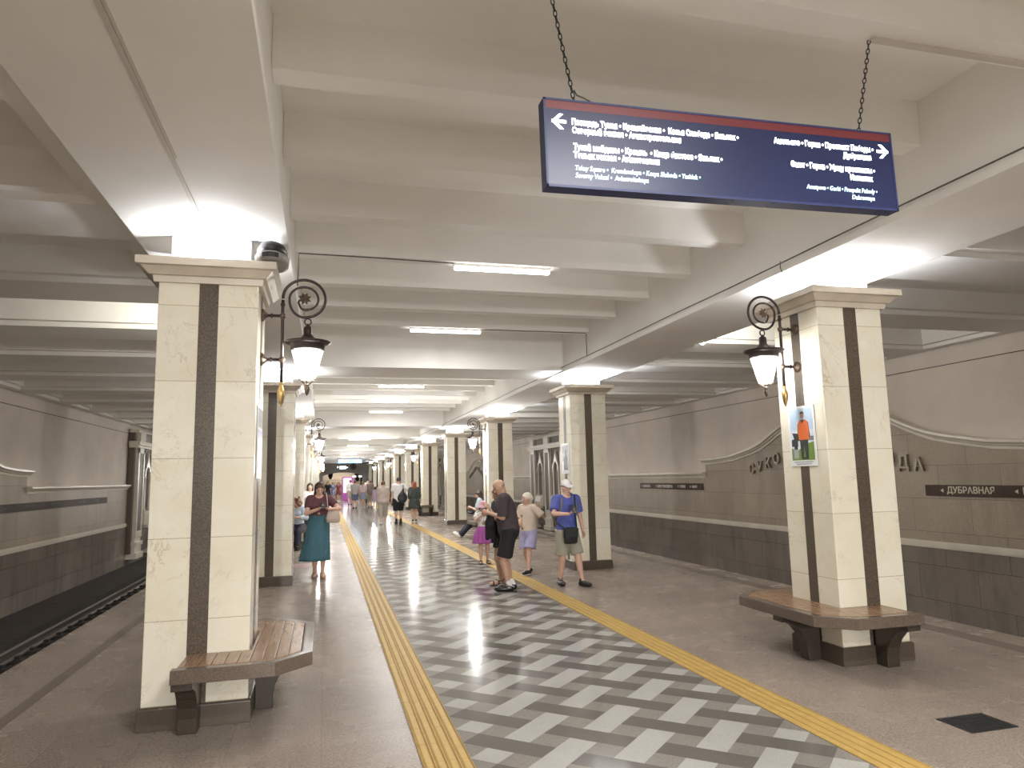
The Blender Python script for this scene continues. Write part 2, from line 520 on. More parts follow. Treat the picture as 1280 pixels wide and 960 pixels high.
# ---- track walls with their stone cladding
GD = [(0, 2.99), (.3, 2.98), (.6, 2.95), (.9, 2.905), (1.2, 2.85), (1.5, 2.775), (1.73, 2.70), (2.07, 2.55), (2.35, 2.44), (2.61, 2.355), (2.95, 2.28), (3.3, 2.222), (3.76, 2.148), (4.3, 2.112), (4.7, 2.095), (5.2, 2.09)]
def side_wall(name, wx, d, gcs, pcs):
    """d: +1 when the hall lies on +X"""
    g = lambda t: wx + d*t                       # distance out from the wall face
    def bx(m, a, c, y0, y1, z0, z1): m.box((min(g(a), g(c)), y0, z0), (max(g(a), g(c)), y1, z1))
    m = MB(); bx(m, -.36, -.06, YB, YE, -1.3, 4.45)
    o = tag(m.build(name, M['plaster_wall']), kind='structure')
    m = MB(); bx(m, -.06, -.042, YB, YE, 3.478, 3.9); m.build('plaster_fascia', M['plaster_wall'], o)
    m = MB(); bx(m, -.06, -.055, YB, YE, 3.466, 3.480); m.build('shadow_joint', M['joint'], o)  # dark strip painted in place of a groove's shade
    m = MB(); bx(m, -.06, 0, YB, YE, -1.15, .30); m.build('polished_dado', M['wall_polished'], o)
    m = MB(); bx(m, -.06, .035, YB, YE, .325, .40); bx(m, -.06, .022, YB, YE, .30, .325); bx(m, -.06, .02, YB, YE, .40, .42); m.build('belt_moulding', M['marble_plain'], o)
    # pieces of the cladding top: (y, z) paths
    paths = []
    cur = YB
    for gc in gcs:
        a, c = gc - 5.2, gc + 5.2
        if a > cur: paths.append([(cur, 1.72), (a, 1.72)])
        pts = [(gc - t, z) for t, z in reversed(GD)] + [(gc + t, z) for t, z in GD[1:]]
        pts = [p for p in pts if YB <= p[0] <= YE]
        if len(pts) < 2: continue
        paths.append(pts); cur = min(c, YE)
    if cur < YE: paths.append([(cur, 1.72), (YE, 1.72)])
    cl = MB(); cn = MB()
    sec = [(-.06, -.165), (.022, -.165), (.028, -.120), (.060, -.105), (.075, -.075), (.115, -.055), (.115, -.012), (.095, 0), (-.06, 0)]
    for pth in paths:
        for (ya, za), (yb, zb) in zip(pth, pth[1:]):
            cl.add([(g(0), ya, .42), (g(0), yb, .42), (g(0), yb, zb - .05), (g(0), ya, za - .05)], [(0, 1, 2, 3)])
        for (y, z), s in ((pth[0], -1), (pth[-1], 1)):
            cl.add([(g(0), y, .42), (g(-.06), y, .42), (g(-.06), y, z - .05), (g(0), y, z - .05)], [(0, 1, 2, 3)])
        e = .10 if len(pth) > 2 else 0.0
        q = [(pth[0][0] - e, pth[0][1])] + pth[1:-1] + [(pth[-1][0] + e, pth[-1][1])]
        cn.loft([[(g(u), y, z + v) for u, v in sec] for y, z in q], smooth=False)
    cl.build('granite_cladding', M['wall_granite'], o)
    cn.build('cornice_moulding', M['marble_plain'], o)
    return o
LGC, RGC, LPC, RPC = 13.2, 12.87, 31.15, 30.9
side_wall('wall_left', LW, 1, [LGC - 36, LGC, LGC + 36, LGC + 72], None)
side_wall('wall_right', RW, -1, [RGC - 36, RGC, RGC + 36, RGC + 72], None)

# ---- end walls
bk = tag(MB().box((LW - .3, YB - .2, -1.3), (RW + .3, YB, 4.62)).build('wall_bounce', M['plaster_wall']), kind='structure')  # invented wall closing the hall behind the camera, put in to bounce light
aw = MB()
xa, xb, zs, za = -.20, 4.30, 2.42, 2.80
pts = [(LW - .3, 4.62), (LW - .3, 0), (xa, 0), (xa, zs)]
for i in range(1, 24):
    t = i/24; pts.append((xa + (xb-xa)*t, zs + (za-zs)*math.sin(PI*t)**.8))
pts += [(xb, zs), (xb, 0), (RW + .3, 0), (RW + .3, 4.62)]
# split into strips so that the concave outline is safe
cols = [xa + (xb-xa)*i/24 for i in range(25)]
zt = [zs + (za-zs)*max(math.sin(PI*i/24), 0)**.8 for i in range(25)]
for (c0, z0_), (c1, z1_) in zip(zip(cols, zt), zip(cols[1:], zt[1:])):
    aw.prism([(c0, z0_), (c1, z1_), (c1, 4.6), (c0, 4.6)], 'y', YE, YE + .5)
aw.box((LE, YE, 0), (xa, YE + .5, 4.6)); aw.box((xb, YE, 0), (RE, YE + .5, 4.6))
aw.box((LW - .3, YE, 3.3), (LE, YE + .5, 4.6)); aw.box((RE, YE, 3.3), (RW + .3, YE + .5, 4.6))
we = tag(aw.build('wall_end', M['plaster']), kind='structure')
ar = MB()
ar.loft([[(c, YE - .05, z - .16), (c, YE - .05, z), (c, YE + .52, z), (c, YE + .52, z - .16)] for c, z in zip(cols, zt)], smooth=False)
ar.build('arch_moulding', M['plaster'], we)
o = tag(MB().box((LW - 1, YE + 29, -1.3), (RW + 1, YE + 29.3, 6)).build('wall_hall', M['wall_granite']), kind='structure')
st = MB()
for i in range(22):
    st.box((-.6, YE + 8 + .32*i, 0), (4.6, YE + 22, .16*(i+1)))
tag(st.build('floor_stairs', M['wall_granite']), kind='structure')

# ================================================================ COLUMNS
def column_proto():
    r = empty('column')
    m = MB(); rect_levels(m, [(0, HX+.022, HY+.022), (.148, HX+.022, HY+.022), (.158, HX+.012, HY+.012)]); m.build('plinth', M['plinth'], r, .004)
    m = MB(); rect_levels(m, [(.15, HX, HY), (3.22, HX, HY)]); m.build('marble_shaft', M['marble'], r, .006)
    for ax, s in (('y', -1), ('y', 1), ('x', -1), ('x', 1)):
        m = MB()
        if ax == 'y': m.box((-.0685, s*HY - .012, .158), (.0685, s*HY + .004*s if s > 0 else s*HY + .012, 3.215)) if s > 0 else m.box((-.0685, -HY - .004, .158), (.0685, -HY + .012, 3.215))
        else: m.box((HX - .012, -.06, .158), (HX + .004, .06, 3.215)) if s > 0 else m.box((-HX - .004, -.06, .158), (-HX + .012, .06, 3.215))
        m.build('granite_stripe', M['stripe'], r)
    m = MB()
    rect_levels(m, [(z, HX+e, HY+e) for z, e in ((3.205, .004), (3.205, .030), (3.252, .036), (3.256, .062), (3.262, .066), (3.308, .108), (3.314, .138), (3.372, .138), (3.372, .06), (3.34, .05), (3.34, -.1))])
    m.build('cornice', M['cornice_stone'], r)
    m = MB(); rect_levels(m, [(3.33, .292, .27), (ZB - .002, .292, .27)]); m.build('column_neck', M['paint'], r, .01)
    for i, (c, d) in enumerate((((0, -HY - .035, 3.375), (.24, .05, .05)), ((0, HY + .035, 3.375), (.24, .05, .05)), ((HX + .035, 0, 3.375), (.05, .24, .05)), ((-HX - .035, 0, 3.375), (.05, .24, .05)))):
        m = MB()
        c = V(c); ax = V((1, 0, 0)) if d[0] > d[1] else V((0, 1, 0))
        L = max(d[:2])/2
        m.cyl(c - ax*L, c + ax*L, .016, n=8)
        m.build('uplight_tube', M['uplight'], r)
    return r
proto = column_proto()
ORD = ['first', 'second', 'third', 'fourth', 'fifth', 'sixth', 'seventh', 'eighth', 'ninth', 'tenth', 'eleventh']
columns = {}
for side, cx, y0 in (('left', LX, LY), ('right', RX, RY)):
    for k in range(11):
        c = proto if (side == 'left' and k == 0) else copy_tree(proto)
        c.location = (cx, y0 + HY + PIT*k, 0)
        extra = {('left', 0): ', with bench and hanging lantern', ('right', 0): ', beside the poster of a man in orange'}.get((side, k), '')
        tag(c, 'cream marble column with brown granite stripes, %s in the %s row from the camera%s' % (ORD[k], side, ''), 'column', 'marble columns in two rows', 'thing')
        columns[side, k] = c

# ================================================================ WALL PORTALS
def portal(wx, d, yc, label):
    r = empty('niche_portal', (wx, yc, 0), 0 if d > 0 else PI, label, 'portal', 'stone portals on the track walls', 'thing')
    # local: +x out of the wall, y along it
    HWP = 4.25
    MB().box((-.02, -HWP + .05, -.62), (.16, HWP - .05, 3.5)).build('back_panel', M['portal'], r)
    for yp in (-3.6, -1.2, 1.2, 3.6):
        m = MB()
        m.box((0, yp-.42, -.30), (.24, yp+.42, 3.0))
        m.box((.24, yp-.42, .1), (.275, yp-.27, 2.98)); m.box((.24, yp+.27, .1), (.275, yp+.42, 2.98)); m.box((.24, yp-.42, 2.80), (.275, yp+.42, 2.98)); m.box((.24, yp-.42, -.1), (.275, yp+.42, .12))
        m.box((0, yp-.48, -.36), (.31, yp+.48, -.24))
        m.box((0, yp-.44, -.60), (.27, yp+.44, -.36)); m.box((0, yp-.50, -.80), (.33, yp+.50, -.60))
        pl = m.build('pilaster', M['marble_plain'], r, .006)
        MB().box((.238, yp-.27, .12), (.252, yp+.27, 2.80)).build('dark_inlay', M['portal'], pl)
    m = MB()
    m.box((0, -HWP, 2.98), (.30, HWP, 3.06)); m.box((0, -HWP-.06, 3.06), (.36, HWP+.06, 3.20))
    for yp in (-3.6, -1.2, 1.2, 3.6): m.box((0, yp-.36, 3.20), (.30, yp+.36, 3.52))
    m.box((0, -HWP, 3.50), (.30, HWP, 3.60))
    m.build('entablature', M['marble_plain'], r, .006)
    for yn in (-2.4, 0, 2.4):
        MB().box((.05, yn-.84, 3.2), (.20, yn+.84, 3.5)).build('frieze_panel', M['portal'], r)
        m = MB()
        # ogee head on colonnettes: outline polygon strips
        outer, inner = [], []
        n = 14
        for i in range(n + 1):
            t = i/n
            if t < .6:
                a = PI*.5*(t/.6)*.62
                o_ = (.46*math.cos(a), 1.98 + .42*math.sin(a))
            else:
                s_ = (t - .6)/.4
                x6 = .46*math.cos(PI*.31); z6 = 1.98 + .42*math.sin(PI*.31)
                o_ = (x6*(1 - s_)**1.7, z6 + (2.82 - z6)*s_**.75)
            a2 = PI*.5*t
            inner.append((.32*math.cos(a2), 1.98 + .36*math.sin(a2)))
            outer.append(o_)
        for s in (1, -1):
            for i in range(n):
                m.prism([(yn + s*inner[i][0], inner[i][1]), (yn + s*outer[i][0], outer[i][1]), (yn + s*outer[i+1][0], outer[i+1][1]), (yn + s*inner[i+1][0], inner[i+1][1])], 'x', .12, .24)
        m.sphere((.18, yn, 2.82), .06)
        na = m.build('niche_arch', M['marble_plain'], r)
        m = MB(); m.box((.1, yn-.60, .28), (.30, yn+.60, .78)); m.box((.1, yn-.16, .16), (.28, yn+.16, .30))
        m.build('corbel', M['marble_plain'], na)
        for s in (1, -1):
            MB().lathe([(.085, 0), (.085, .06), (.055, .10), (.05, 1.08), (.075, 1.14), (.085, 1.2)], (.19, yn + s*.39, .78), n=12).build('colonnette', M['marble_plain'], na)
    return r
p1 = portal(RW, -1, RPC, 'stone portal with ogee niches on the right wall, glimpsed between near columns')
p2 = copy_tree(p1); p2.location = (RW, RPC + 36, 0)
tag(p2, 'far stone portal with ogee niches on the right wall, small behind the distant columns')
p3 = copy_tree(p1); p3.location = (LW, LPC, 0); p3.rotation_euler = (0, 0, 0)
tag(p3, 'stone portal with ogee niches on the left track wall')

# ================================================================ WALL SIGNS
def wall_plate(wx, d, y0, y1, items, arrow, mat, label, zc=1.305, hgt=.19, tsize=.118):
    """y0: where reading starts, y1: where it ends"""
    r = empty('station_list_plate', (wx, (y0+y1)/2, zc), PI/2 if d > 0 else -PI/2, label, 'sign', 'line plates on the track walls')
    L = abs(y1 - y0)
    MB().box((-L/2, -.03, -hgt/2), (L/2, -.001, hgt/2)).build('plate', M['plate'], r, .004)
    for t, u in items:
        rot = (PI/2, 0, 0)
        m = MB(); s = .034
        if arrow < 0: m.prism([(u - .13, 0), (u - .13 + .06, s), (u - .13 + .06, -s)], 'y', -.034, -.030)
        m.build('arrow', mat, r) if arrow < 0 else None
        text_obj('lettering', t, tsize, mat, r, (u, -.0305, -.042), rot, bold=.003, extrude=.003)
    return r
M['plate'] = mk('plate_brown', (.060, .040, .028), .6, .1, spec=.2)
M['plate_letter'] = mk('plate_letters', (.62, .55, .43), .4, .05)
M['plate_letter_dark'] = mk('plate_letters_dark', (.028, .018, .012), .4, .05)
wall_plate(RW, -1, 10.47, 5.2, [('ДУБРАВНАЯ', -2.18), ('ПРОСПЕКТ ПОБЕДЫ', -.80), ('ГОРКИ', 1.05), ('АМЕТЬЕВО', 1.85)], -1, M['plate_letter'], 'brown line plate with pale letters on the right wall under the letter A', tsize=.15)
wall_plate(RW, -1, 22.38, 18.22, [('ИМӘНЛЕК', -1.83), ('ҖИҢҮ ПРОСПЕКТЫ', -.78), ('ГОРКИ', .72), ('ӘМӘТ', 1.46)], -1, M['plate_letter'], 'narrow brown line plate on the right wall, seen left of the lantern column', tsize=.105)
wall_plate(LW, 1, 15.2, 24.54, [('ТУКАЙ МӘЙДАНЫ', -3.6), ('КРЕМЛЬ', -1.6), ('КӘҖӘ БИСТӘСЕ', -.3), ('ЯШЬЛЕК', 2.1), ('ТӨНЬЯК', 3.3)], 1, M['plate_letter_dark'], 'dark brown line plate running along the left track wall', zc=1.263, hgt=.18)
def station_name(wx, yc, label):
    r = empty('station_name', (wx, yc, 0), -PI/2, label, 'lettering', 'station names on the track walls')
    s = 'СУКОННАЯ СЛОБОДА'
    for i, ch in enumerate(s):
        if ch == ' ': continue
        u = (i - 7.5)*.347
        zb = 1.70 + .68*math.exp(-(u/1.75)**2) - .125
        text_obj('letter', ch, .335, M['letters'], r, (u, -.03, zb), (PI/2, 0, 0), 'CENTER', bold=.007, extrude=.028)
    return r
M['letters'] = mk('stone_letters', (.30, .25, .19), .4, .1, metal=.3)
n1 = station_name(RW, 13.16, 'spaced metal station letters on the right wall either side of the poster column')
n2 = copy_tree(n1); n2.location = (RW, 49.2, 0)
tag(n2, 'distant station letters under the far gable of the right wall')
# ================================================================ BENCHES (local: +x towards the walkway, origin at the column's centre)
def bench_proto():
    r = empty('corner_bench')
    ox, oy, ex, ch = .80, .79, -.09, .24
    out = [(ex, -oy), (ox-ch, -oy), (ox, -oy+ch), (ox, oy-ch), (ox-ch, oy), (ex, oy), (ex, HY+.012), (HX+.012, HY+.012), (HX+.012, -HY-.012), (ex, -HY-.012)]
    def strip(m, a, c, z0, z1, top=True):
        """a: outer polyline, c: matching inner polyline"""
        n = len(a)
        for i in range(n-1):
            p, q, s, t = a[i], a[i+1], c[i+1], c[i]
            vs = [(*p, z0), (*q, z0), (*s, z0), (*t, z0), (*p, z1), (*q, z1), (*s, z1), (*t, z1)]
            fs = [(0,3,2,1), (4,5,6,7), (0,1,5,4), (2,3,7,6)]
            if i == 0: fs.append((3,0,4,7))
            if i == n-2: fs.append((1,2,6,5))
            m.add(vs, fs, False)
    def off(e):
        k = e*.414
        return [(ex, -oy+e), (ox-ch-k, -oy+e), (ox-e, -oy+ch+k), (ox-e, oy-ch-k), (ox-ch-k, oy-e), (ex, oy-e)]
    inn = [(ex, -HY-.014), (HX+.014, -HY-.014), (HX+.014, -HY-.012), (HX+.014, HY+.012), (HX+.014, HY+.014), (ex, HY+.014)]
    m = MB(); strip(m, off(0), off(.075), .405, .497)
    strip(m, off(.07), inn, .42, .46)
    m.build('granite_frame', M['bench_granite'], r, .006)
    m = MB()
    ins, sw = .082, .082
    def ymax(x): return min(oy - ins, ox + oy - ch - ins*1.414 - x)
    x = ox - ins
    while x > ex + .035:
        xa, xc = max(x - sw + .0035, ex + .033), x
        for s_ in (1, -1):
            yi = HY + .016 if xa < HX + .016 else 0.0
            pa, pb = (xa, s_*ymax(xa)), (xc, s_*ymax(xc))
            if xa < HX + .016 < xc:
                xa2 = HX + .016
                m.prism([(xa2, s_*.0), (xc, s_*.0), pb, (xa2, s_*ymax(xa2))], 'z', .46, .499)
                m.prism([(xa, s_*yi), (xa2, s_*yi), (xa2, s_*ymax(xa2)), pa], 'z', .46, .499)
            else:
                m.prism([(xa, s_*yi), (xc, s_*yi), pb, pa], 'z', .46, .499)
        x -= sw
    m.build('wooden_seat', M['wood'], r, .003)
    prof = [(.0, 0), (.13, 0), (.13, .10), (.145, .17), (.18, .24), (.24, .305), (.33, .345), (.39, .35), (.39, .405), (.0, .405)]
    def leg(px, py, dx, dy):
        m = MB(); w = .065
        tx, ty = -dy, dx
        vs = []
        for s in (-w, w):
            for u, z in prof: vs.append((px + dx*u + tx*s, py + dy*u + ty*s, z))
        k = len(prof)
        m.add(vs, [tuple(range(k)), tuple(range(2*k-1, k-1, -1))] + [(i, i+k, (i+1) % k + k, (i+1) % k) for i in range(k)], False)
        return m.build('leg', M['bench_leg'], r, .006)
    leg(-.025, -HY-.024, 0, -1); leg(-.025, HY+.024, 0, 1)
    leg(HX+.024, 0, 1, 0)
    return r
bp_ = bench_proto()
bl = {('left', 0): 'granite-edged slatted bench wrapped round the nearest column of the left row',
      ('right', 0): 'granite-edged slatted bench wrapped round the nearest column of the right row',
      ('left', 2): 'granite-edged bench where the curly haired person sits, behind the teal skirt',
      ('right', 2): 'granite-edged bench under the leaning woman in dark trousers, right row',
      ('right', 4): 'small distant granite bench just right of the red-haired woman',
      ('left', 4): 'distant bench on the fifth column of the left row',
      ('right', 6): 'very distant bench on the seventh column of the right row'}
first = True
for (side, k), lab in bl.items():
    c = bp_ if first else copy_tree(bp_); first = False
    col = columns[side, k]
    c.location = col.location
    c.rotation_euler = (0, 0, 0 if side == 'left' else PI)
    tag(c, lab, 'bench', 'benches around the columns')

# ================================================================ LANTERNS (local: wall at x=0, +x out; z is world height)
def lantern_proto():
    r = empty('bracket_lantern')
    m = MB()
    m.tube([(.16, 0, 2.50), (.16, 0, 3.13), (.1605, 0, 3.19)], .0135, 10)
    for z in (3.055, 2.69):
        m.tube([(.01, 0, z), (.16, 0, z)], .012, 8)
        m.lathe([(.012, 0), (.022, .008), (.012, .02)], (.065, 0, z), (1, 0, 0), 12)
    m.lathe([(.016, -.012), (.02, 0), (.016, .012)], (.16, 0, 3.15), n=12)
    keys = [(180, .172), (90, .163), (0, .168), (-90, .156), (-180, .120), (-270, .100), (-360, .110), (-450, .093), (-500, .062), (-525, .044)]
    pts = []
    for (a0, r0), (a1, r1) in zip(keys, keys[1:]):
        n = max(3, int((a0-a1)/9))
        for i in range(n):
            t = i/n; a = math.radians(a0 + (a1-a0)*t); rr = r0 + (r1-r0)*(t*t*(3-2*t))
            pts.append((.332 + rr*math.cos(a), 0, 3.205 + rr*math.sin(a)))
    a = math.radians(keys[-1][0]); pts.append((.332 + .044*math.cos(a), 0, 3.205 + .044*math.sin(a)))
    m.tube(pts, [.0125 - .004*i/len(pts) for i in range(len(pts))], 10)
    m.build('scroll_bracket', M['bronze'], r)
    for z in (3.055, 2.69):
        MB().lathe([(.052, 0), (.052, .012), (.04, .02), (.03, .03), (.018, .036), (.016, .045)], (0, 0, z), (1, 0, 0), 18).build('wall_plate', M['bronze_mid'], r)
        MB().sphere((.16, 0, z), .027, 14, 8).build('joint_ball', M['bronze_mid'], r)
    st_ = []
    for i in range(16):
        a = PI*i/8 + PI/8; rr = .056 if i % 2 == 0 else .034
        st_.append((.332 + rr*math.cos(a), 3.208 + rr*math.sin(a)))
    m = MB()
    n = len(st_)
    vs = [(x, 0, z) for x, z in st_] + [(.332, -.02, 3.208), (.332, .02, 3.208)]
    m.add(vs, [(i, (i+1) % n, n) for i in range(n)] + [((i+1) % n, i, n+1) for i in range(n)], False)
    m.build('star_rosette', M['bronze_mid'], r)
    MB().lathe([(.012, .195), (.022, .19), (.014, .182), (.016, .165), (.028, .13), (.03, .10), (.022, .06), (.012, .02), (.006, .008), (.011, 0)][::-1], (.16, 0, 2.306), n=8).build('leaf_finial', M['brass'], r)
    cx = .361
    MB().tube([(cx + .025*math.cos(2*PI*i/20), 0, 3.012 + .027*math.sin(2*PI*i/20)) for i in range(20)], .006, 8, True).build('hanging_ring', M['bronze'], r)
    cap = MB()
    cap.lathe([(.006, 2.995), (.012, 2.985), (.02, 2.975), (.034, 2.965), (.036, 2.93), (.036, 2.905), (.05, 2.885), (.075, 2.862), (.12, 2.842), (.16, 2.834), (.188, 2.842), (.19, 2.836), (.162, 2.820), (.138, 2.812), (.134, 2.775), (.06, 2.772)][::-1], (cx, 0, 0), n=32)
    cap.build('lantern_cap', M['bronze'], r)
    MB().lathe([(.012, 2.527), (.06, 2.53), (.127, 2.768)], (cx, 0, 0), n=24, cap=False).build('glass_shade', M['shade_glass'], r)
    m = MB()
    for i in range(6):
        a = 2*PI*(i + .5)/6; c_, s_ = math.cos(a), math.sin(a)
        m.tube([(cx + .131*c_, .131*s_, 2.775), (cx + .063*c_, .063*s_, 2.525), (cx + .018*c_, .018*s_, 2.488)], .0035, 6)
        b_ = 2*PI*(i+1.5)/6
    m.tube([(cx + .064*math.cos(2*PI*i/24), .064*math.sin(2*PI*i/24), 2.526) for i in range(24)], .0045, 6, True)
    m.lathe([(.02, 2.482), (.022, 2.488), (.008, 2.494)], (cx, 0, 0), n=12)
    m.build('shade_cage', M['bronze_mid'], r)
    MB().lathe([(.002, 2.396), (.012, 2.41), (.022, 2.445), (.02, 2.465), (.010, 2.478), (.016, 2.485)], (cx, 0, 0), n=12).build('drop_finial', M['bronze_mid'], r)
    return r
lp = lantern_proto()
lanterns = {}
where = {('left', 0): 'scrolled bronze lantern with glowing shade on the nearest left column',
         ('right', 0): 'scrolled bronze lantern with glowing shade above the orange vest poster',
         ('left', 2): 'scrolled bronze lantern on the third left column, second lantern of the left row',
         ('right', 2): 'scrolled bronze lantern above the pale purple poster, second of the right row',
         ('left', 4): 'third bronze lantern of the left row, partly behind the second',
         ('right', 4): 'third bronze lantern of the right row, above the red-haired woman',
         ('left', 6): 'fourth bronze lantern of the left row, lowest and smallest clear one',
         ('right', 6): 'fourth bronze lantern of the right row, above the white shirted man',
         ('left', 8): 'fifth bronze lantern of the left row, tiny',
         ('right', 8): 'fifth bronze lantern of the right row, tiny near the far display'}
first = True
for (side, k), lab in where.items():
    c = lp if first else copy_tree(lp); first = False
    col = columns[side, k].location
    s = 1 if side == 'left' else -1
    c.location = (col.x + s*(HX + .004), col.y, 0); c.rotation_euler = (0, 0, 0 if s > 0 else PI)
    tag(c, lab, 'lantern', 'wall lanterns on the columns')
    lanterns[side, k] = c

# ================================================================ POSTERS on the columns' inner faces (local x across, z up, facing -y)
PC = {k: mk('print_' + k, c, .35, .05, 12) for k, c in dict(white=(.80, .82, .83), sky=(.47, .60, .74), pale=(.66, .72, .80), grass=(.16, .27, .045), orange=(.72, .155, .03), dark=(.02, .022, .025), trouser=(.022, .035, .03), maroon=(.10, .025, .04), skin=(.36, .21, .16), hair=(.05, .035, .03), grey=(.20, .21, .22), text=(.22, .24, .27), purple=(.085, .07, .20), blue=(.06, .08, .33), cyan=(.52, .70, .78), mid=(.36, .38, .40)).items()}
def poster(side, k, w, z0, z1, kind, label):
    col = columns[side, k].location
    s = 1 if side == 'left' else -1
    r = empty('photo_poster', (col.x + s*(HX + .0045), col.y, z0), PI/2 if s > 0 else -PI/2, label, 'poster', 'posters on the columns')
    h = z1 - z0
    MB().box((-w/2, -.006, 0), (w/2, 0, h)).build('board', PC['white'], r)
    def shape(name, pts, mat, lay, sm=None):
        m = MB(); m.prism([((x - .5)*w, z*h) for x, z in pts], 'y', -.0065 - .0006*lay, -.005)
        return m.build(name, PC[mat], r)
    def rc(x0, z0_, x1, z1_): return [(x0, z0_), (x1, z0_), (x1, z1_), (x0, z1_)]
    def el(cx, cz, rx, rz, n=16): return [(cx + rx*math.cos(2*PI*i/n), cz + rz*math.sin(2*PI*i/n)) for i in range(n)]
    if kind == 'vest':
        shape('sky', rc(.08, .10, .93, .955), 'pale', 1)
        shape('upper_sky', rc(.08, .60, .93, .955), 'sky', 1.3)
        shape('grass', [(.08, .10), (.93, .10), (.93, .40), (.60, .36), (.35, .27), (.08, .30)], 'grass', 2)
        shape('hedge', rc(.72, .42, .93, .49), 'grey', 2)
        shape('machine', [(.10, .33), (.34, .33), (.34, .42), (.42, .42), (.40, .54), (.14, .56), (.20, .46), (.10, .44)], 'dark', 3)
        shape('machine_base', rc(.16, .13, .34, .29), 'mid', 3)
        shape('machine_stand', rc(.19, .28, .32, .34), 'dark', 3.5)
        shape('trousers', [(.44, .14), (.53, .14), (.57, .36), (.61, .14), (.71, .14), (.73, .46), (.42, .46)], 'trouser', 4)
        shape('shoes', [(.46, .115), (.72, .115), (.70, .15), (.45, .15)], 'dark', 4.5)
        shape('sleeves', [(.34, .50), (.40, .50), (.44, .66), (.70, .66), (.76, .48), (.81, .48), (.77, .72), (.66, .77), (.48, .77), (.36, .70)], 'maroon', 4)
        shape('orange_vest', [(.39, .435), (.77, .435), (.78, .62), (.75, .74), (.64, .77), (.56, .70), (.49, .77), (.40, .73), (.37, .62)], 'orange', 5)
        shape('face', el(.56, .84, .062, .052), 'skin', 6)
        shape('hair', [(.49, .86), (.50, .895), (.56, .91), (.62, .895), (.63, .86), (.60, .872), (.53, .872)], 'hair', 7)
    elif kind == 'mono':
        shape('print', rc(.10, .10, .92, .95), 'mid', 1)
        shape('trees', [(.10, .70), (.30, .66), (.55, .72), (.92, .66), (.92, .92), (.10, .92)], 'grey', 2)
        shape('figure', [(.28, .12), (.82, .12), (.76, .50), (.68, .60), (.64, .80), (.52, .80), (.46, .60), (.34, .50)], 'dark', 3)
        shape('pale_path', rc(.12, .10, .28, .40), 'white', 2.5)
    elif kind == 'pale':
        shape('print', rc(.07, .10, .93, .96), 'cyan', 1)
        shape('figure', [(.20, .12), (.86, .12), (.84, .44), (.70, .62), (.60, .70), (.44, .66), (.26, .40)], 'purple', 3)
        shape('head', el(.62, .74, .08, .05), 'skin', 4)
    else:
        shape('print', rc(.07, .12, .93, .96), 'mid', 1)
        shape('upper_dark', rc(.07, .70, .93, .96), 'dark', 2)
        shape('blue_coat', rc(.07, .40, .93, .66), 'blue', 2)
        shape('purple_ground', rc(.07, .12, .93, .42), 'purple', 2.5)
    for z, a, c in ((.062, .14, .86), (.030, .22, .80)):
        shape('caption_line', rc(a, z, c, z + .012), 'text', 1)
    return r
poster('right', 0, .385, 1.74, 2.31, 'vest', 'photo poster of a man in an orange vest on the nearest right column')
poster('left', 0, .385, 1.727, 2.307, 'coat', 'dark blue photo poster seen edge-on on the nearest left column')
poster('right', 1, .42, 1.74, 2.305, 'mono', 'black and white photo poster on the column behind the white cap')
poster('right', 2, .41, 1.776, 2.315, 'pale', 'pale blue poster with a purple figure on the third right column')

# ================================================================ HANGING DIRECTION SIGN
TH = .0158
sg = empty('hanging_sign', (.985, 3.0, 3.040), label='long blue backlit direction sign with red top band hung on chains', cat='sign')
sg.rotation_euler = (0, -TH, 0)
SL, SH = 1.985, .442
m = MB(); m.box((0, .004, 0), (SL, .078, SH)); m.build('housing', M['sign_frame'], sg, .003)
m = MB()
for lo, hi in (((0, -.002, 0), (SL, .006, .012)), ((0, -.002, SH-.010), (SL, .006, SH)), ((0, -.002, 0), (.010, .006, SH)), ((SL-.010, -.002, 0), (SL, .006, SH))): m.box(lo, hi)
m.build('edge_trim', M['sign_frame'], sg)
MB().box((.008, .001, .010), (SL-.008, .006, SH-.05)).build('blue_face', M['sign_blue'], sg)
MB().box((.010, .0005, SH-.052), (SL-.010, .006, SH-.010)).build('red_band', M['sign_red'], sg)
m = MB()
for i in range(9):
    for y in (.02, .065): m.lathe([(.004, -.003), (.003, 0)], (.06 + i*.232, y, 0), n=8)
m.build('screw', M['black'], sg)
def arrow_mesh(u, v, s):
    m = MB(); L = .036; t = .0075
    m.box((u - L, -.0015, v - t), (u + L, .001, v + t))
    for q in (1, -1):
        m.prism([(u + s*L*1.05, v), (u + s*L*1.05 - s*.040, v + q*.038), (u + s*L*1.05 - s*.040 - s*.020, v + q*.038), (u + s*L*1.05 - s*.021, v)], 'y', -.0015, .001)
    return m.build('arrow', M['sign_text'], sg)
arrow_mesh(.075, .327, -1); arrow_mesh(1.918, .331, 1)
RT = (PI/2, 0, 0)
for s, u, v, wd, sz, mt, sh in (
    ('Площадь Тукая • Кремлёвская •  Козья Слобода • Яшьлек •', .137, .317, .90, .0415, 'sign_text', 0),
    ('Северный вокзал • Авиастроительная', .139, .275, .572, .0415, 'sign_text', 0),
    ('Тукай мәйданы • Кремль  • Кәҗә бистәсе • Яшьлек •', .141, .192, .795, .0415, 'sign_text', 0),
    ('Төньяк вокзал • Авиатөзелеш', .141, .151, .445, .0415, 'sign_text', 0),
    ('Tukay Square •  Kremlevskaya • Kozya Sloboda • Yashlek •', .142, .090, .66, .034, 'sign_cyan', .2),
    ('Severny Vokzal •  Aviastroitelnaya', .144, .053, .376, .034, 'sign_cyan', .2)):
    text_obj('lettering', s, sz, M[mt], sg, (u, -.0005, v), RT, 'LEFT', bold=.0016 if mt == 'sign_text' else .0004, extrude=.0006, shear=sh, width=wd)
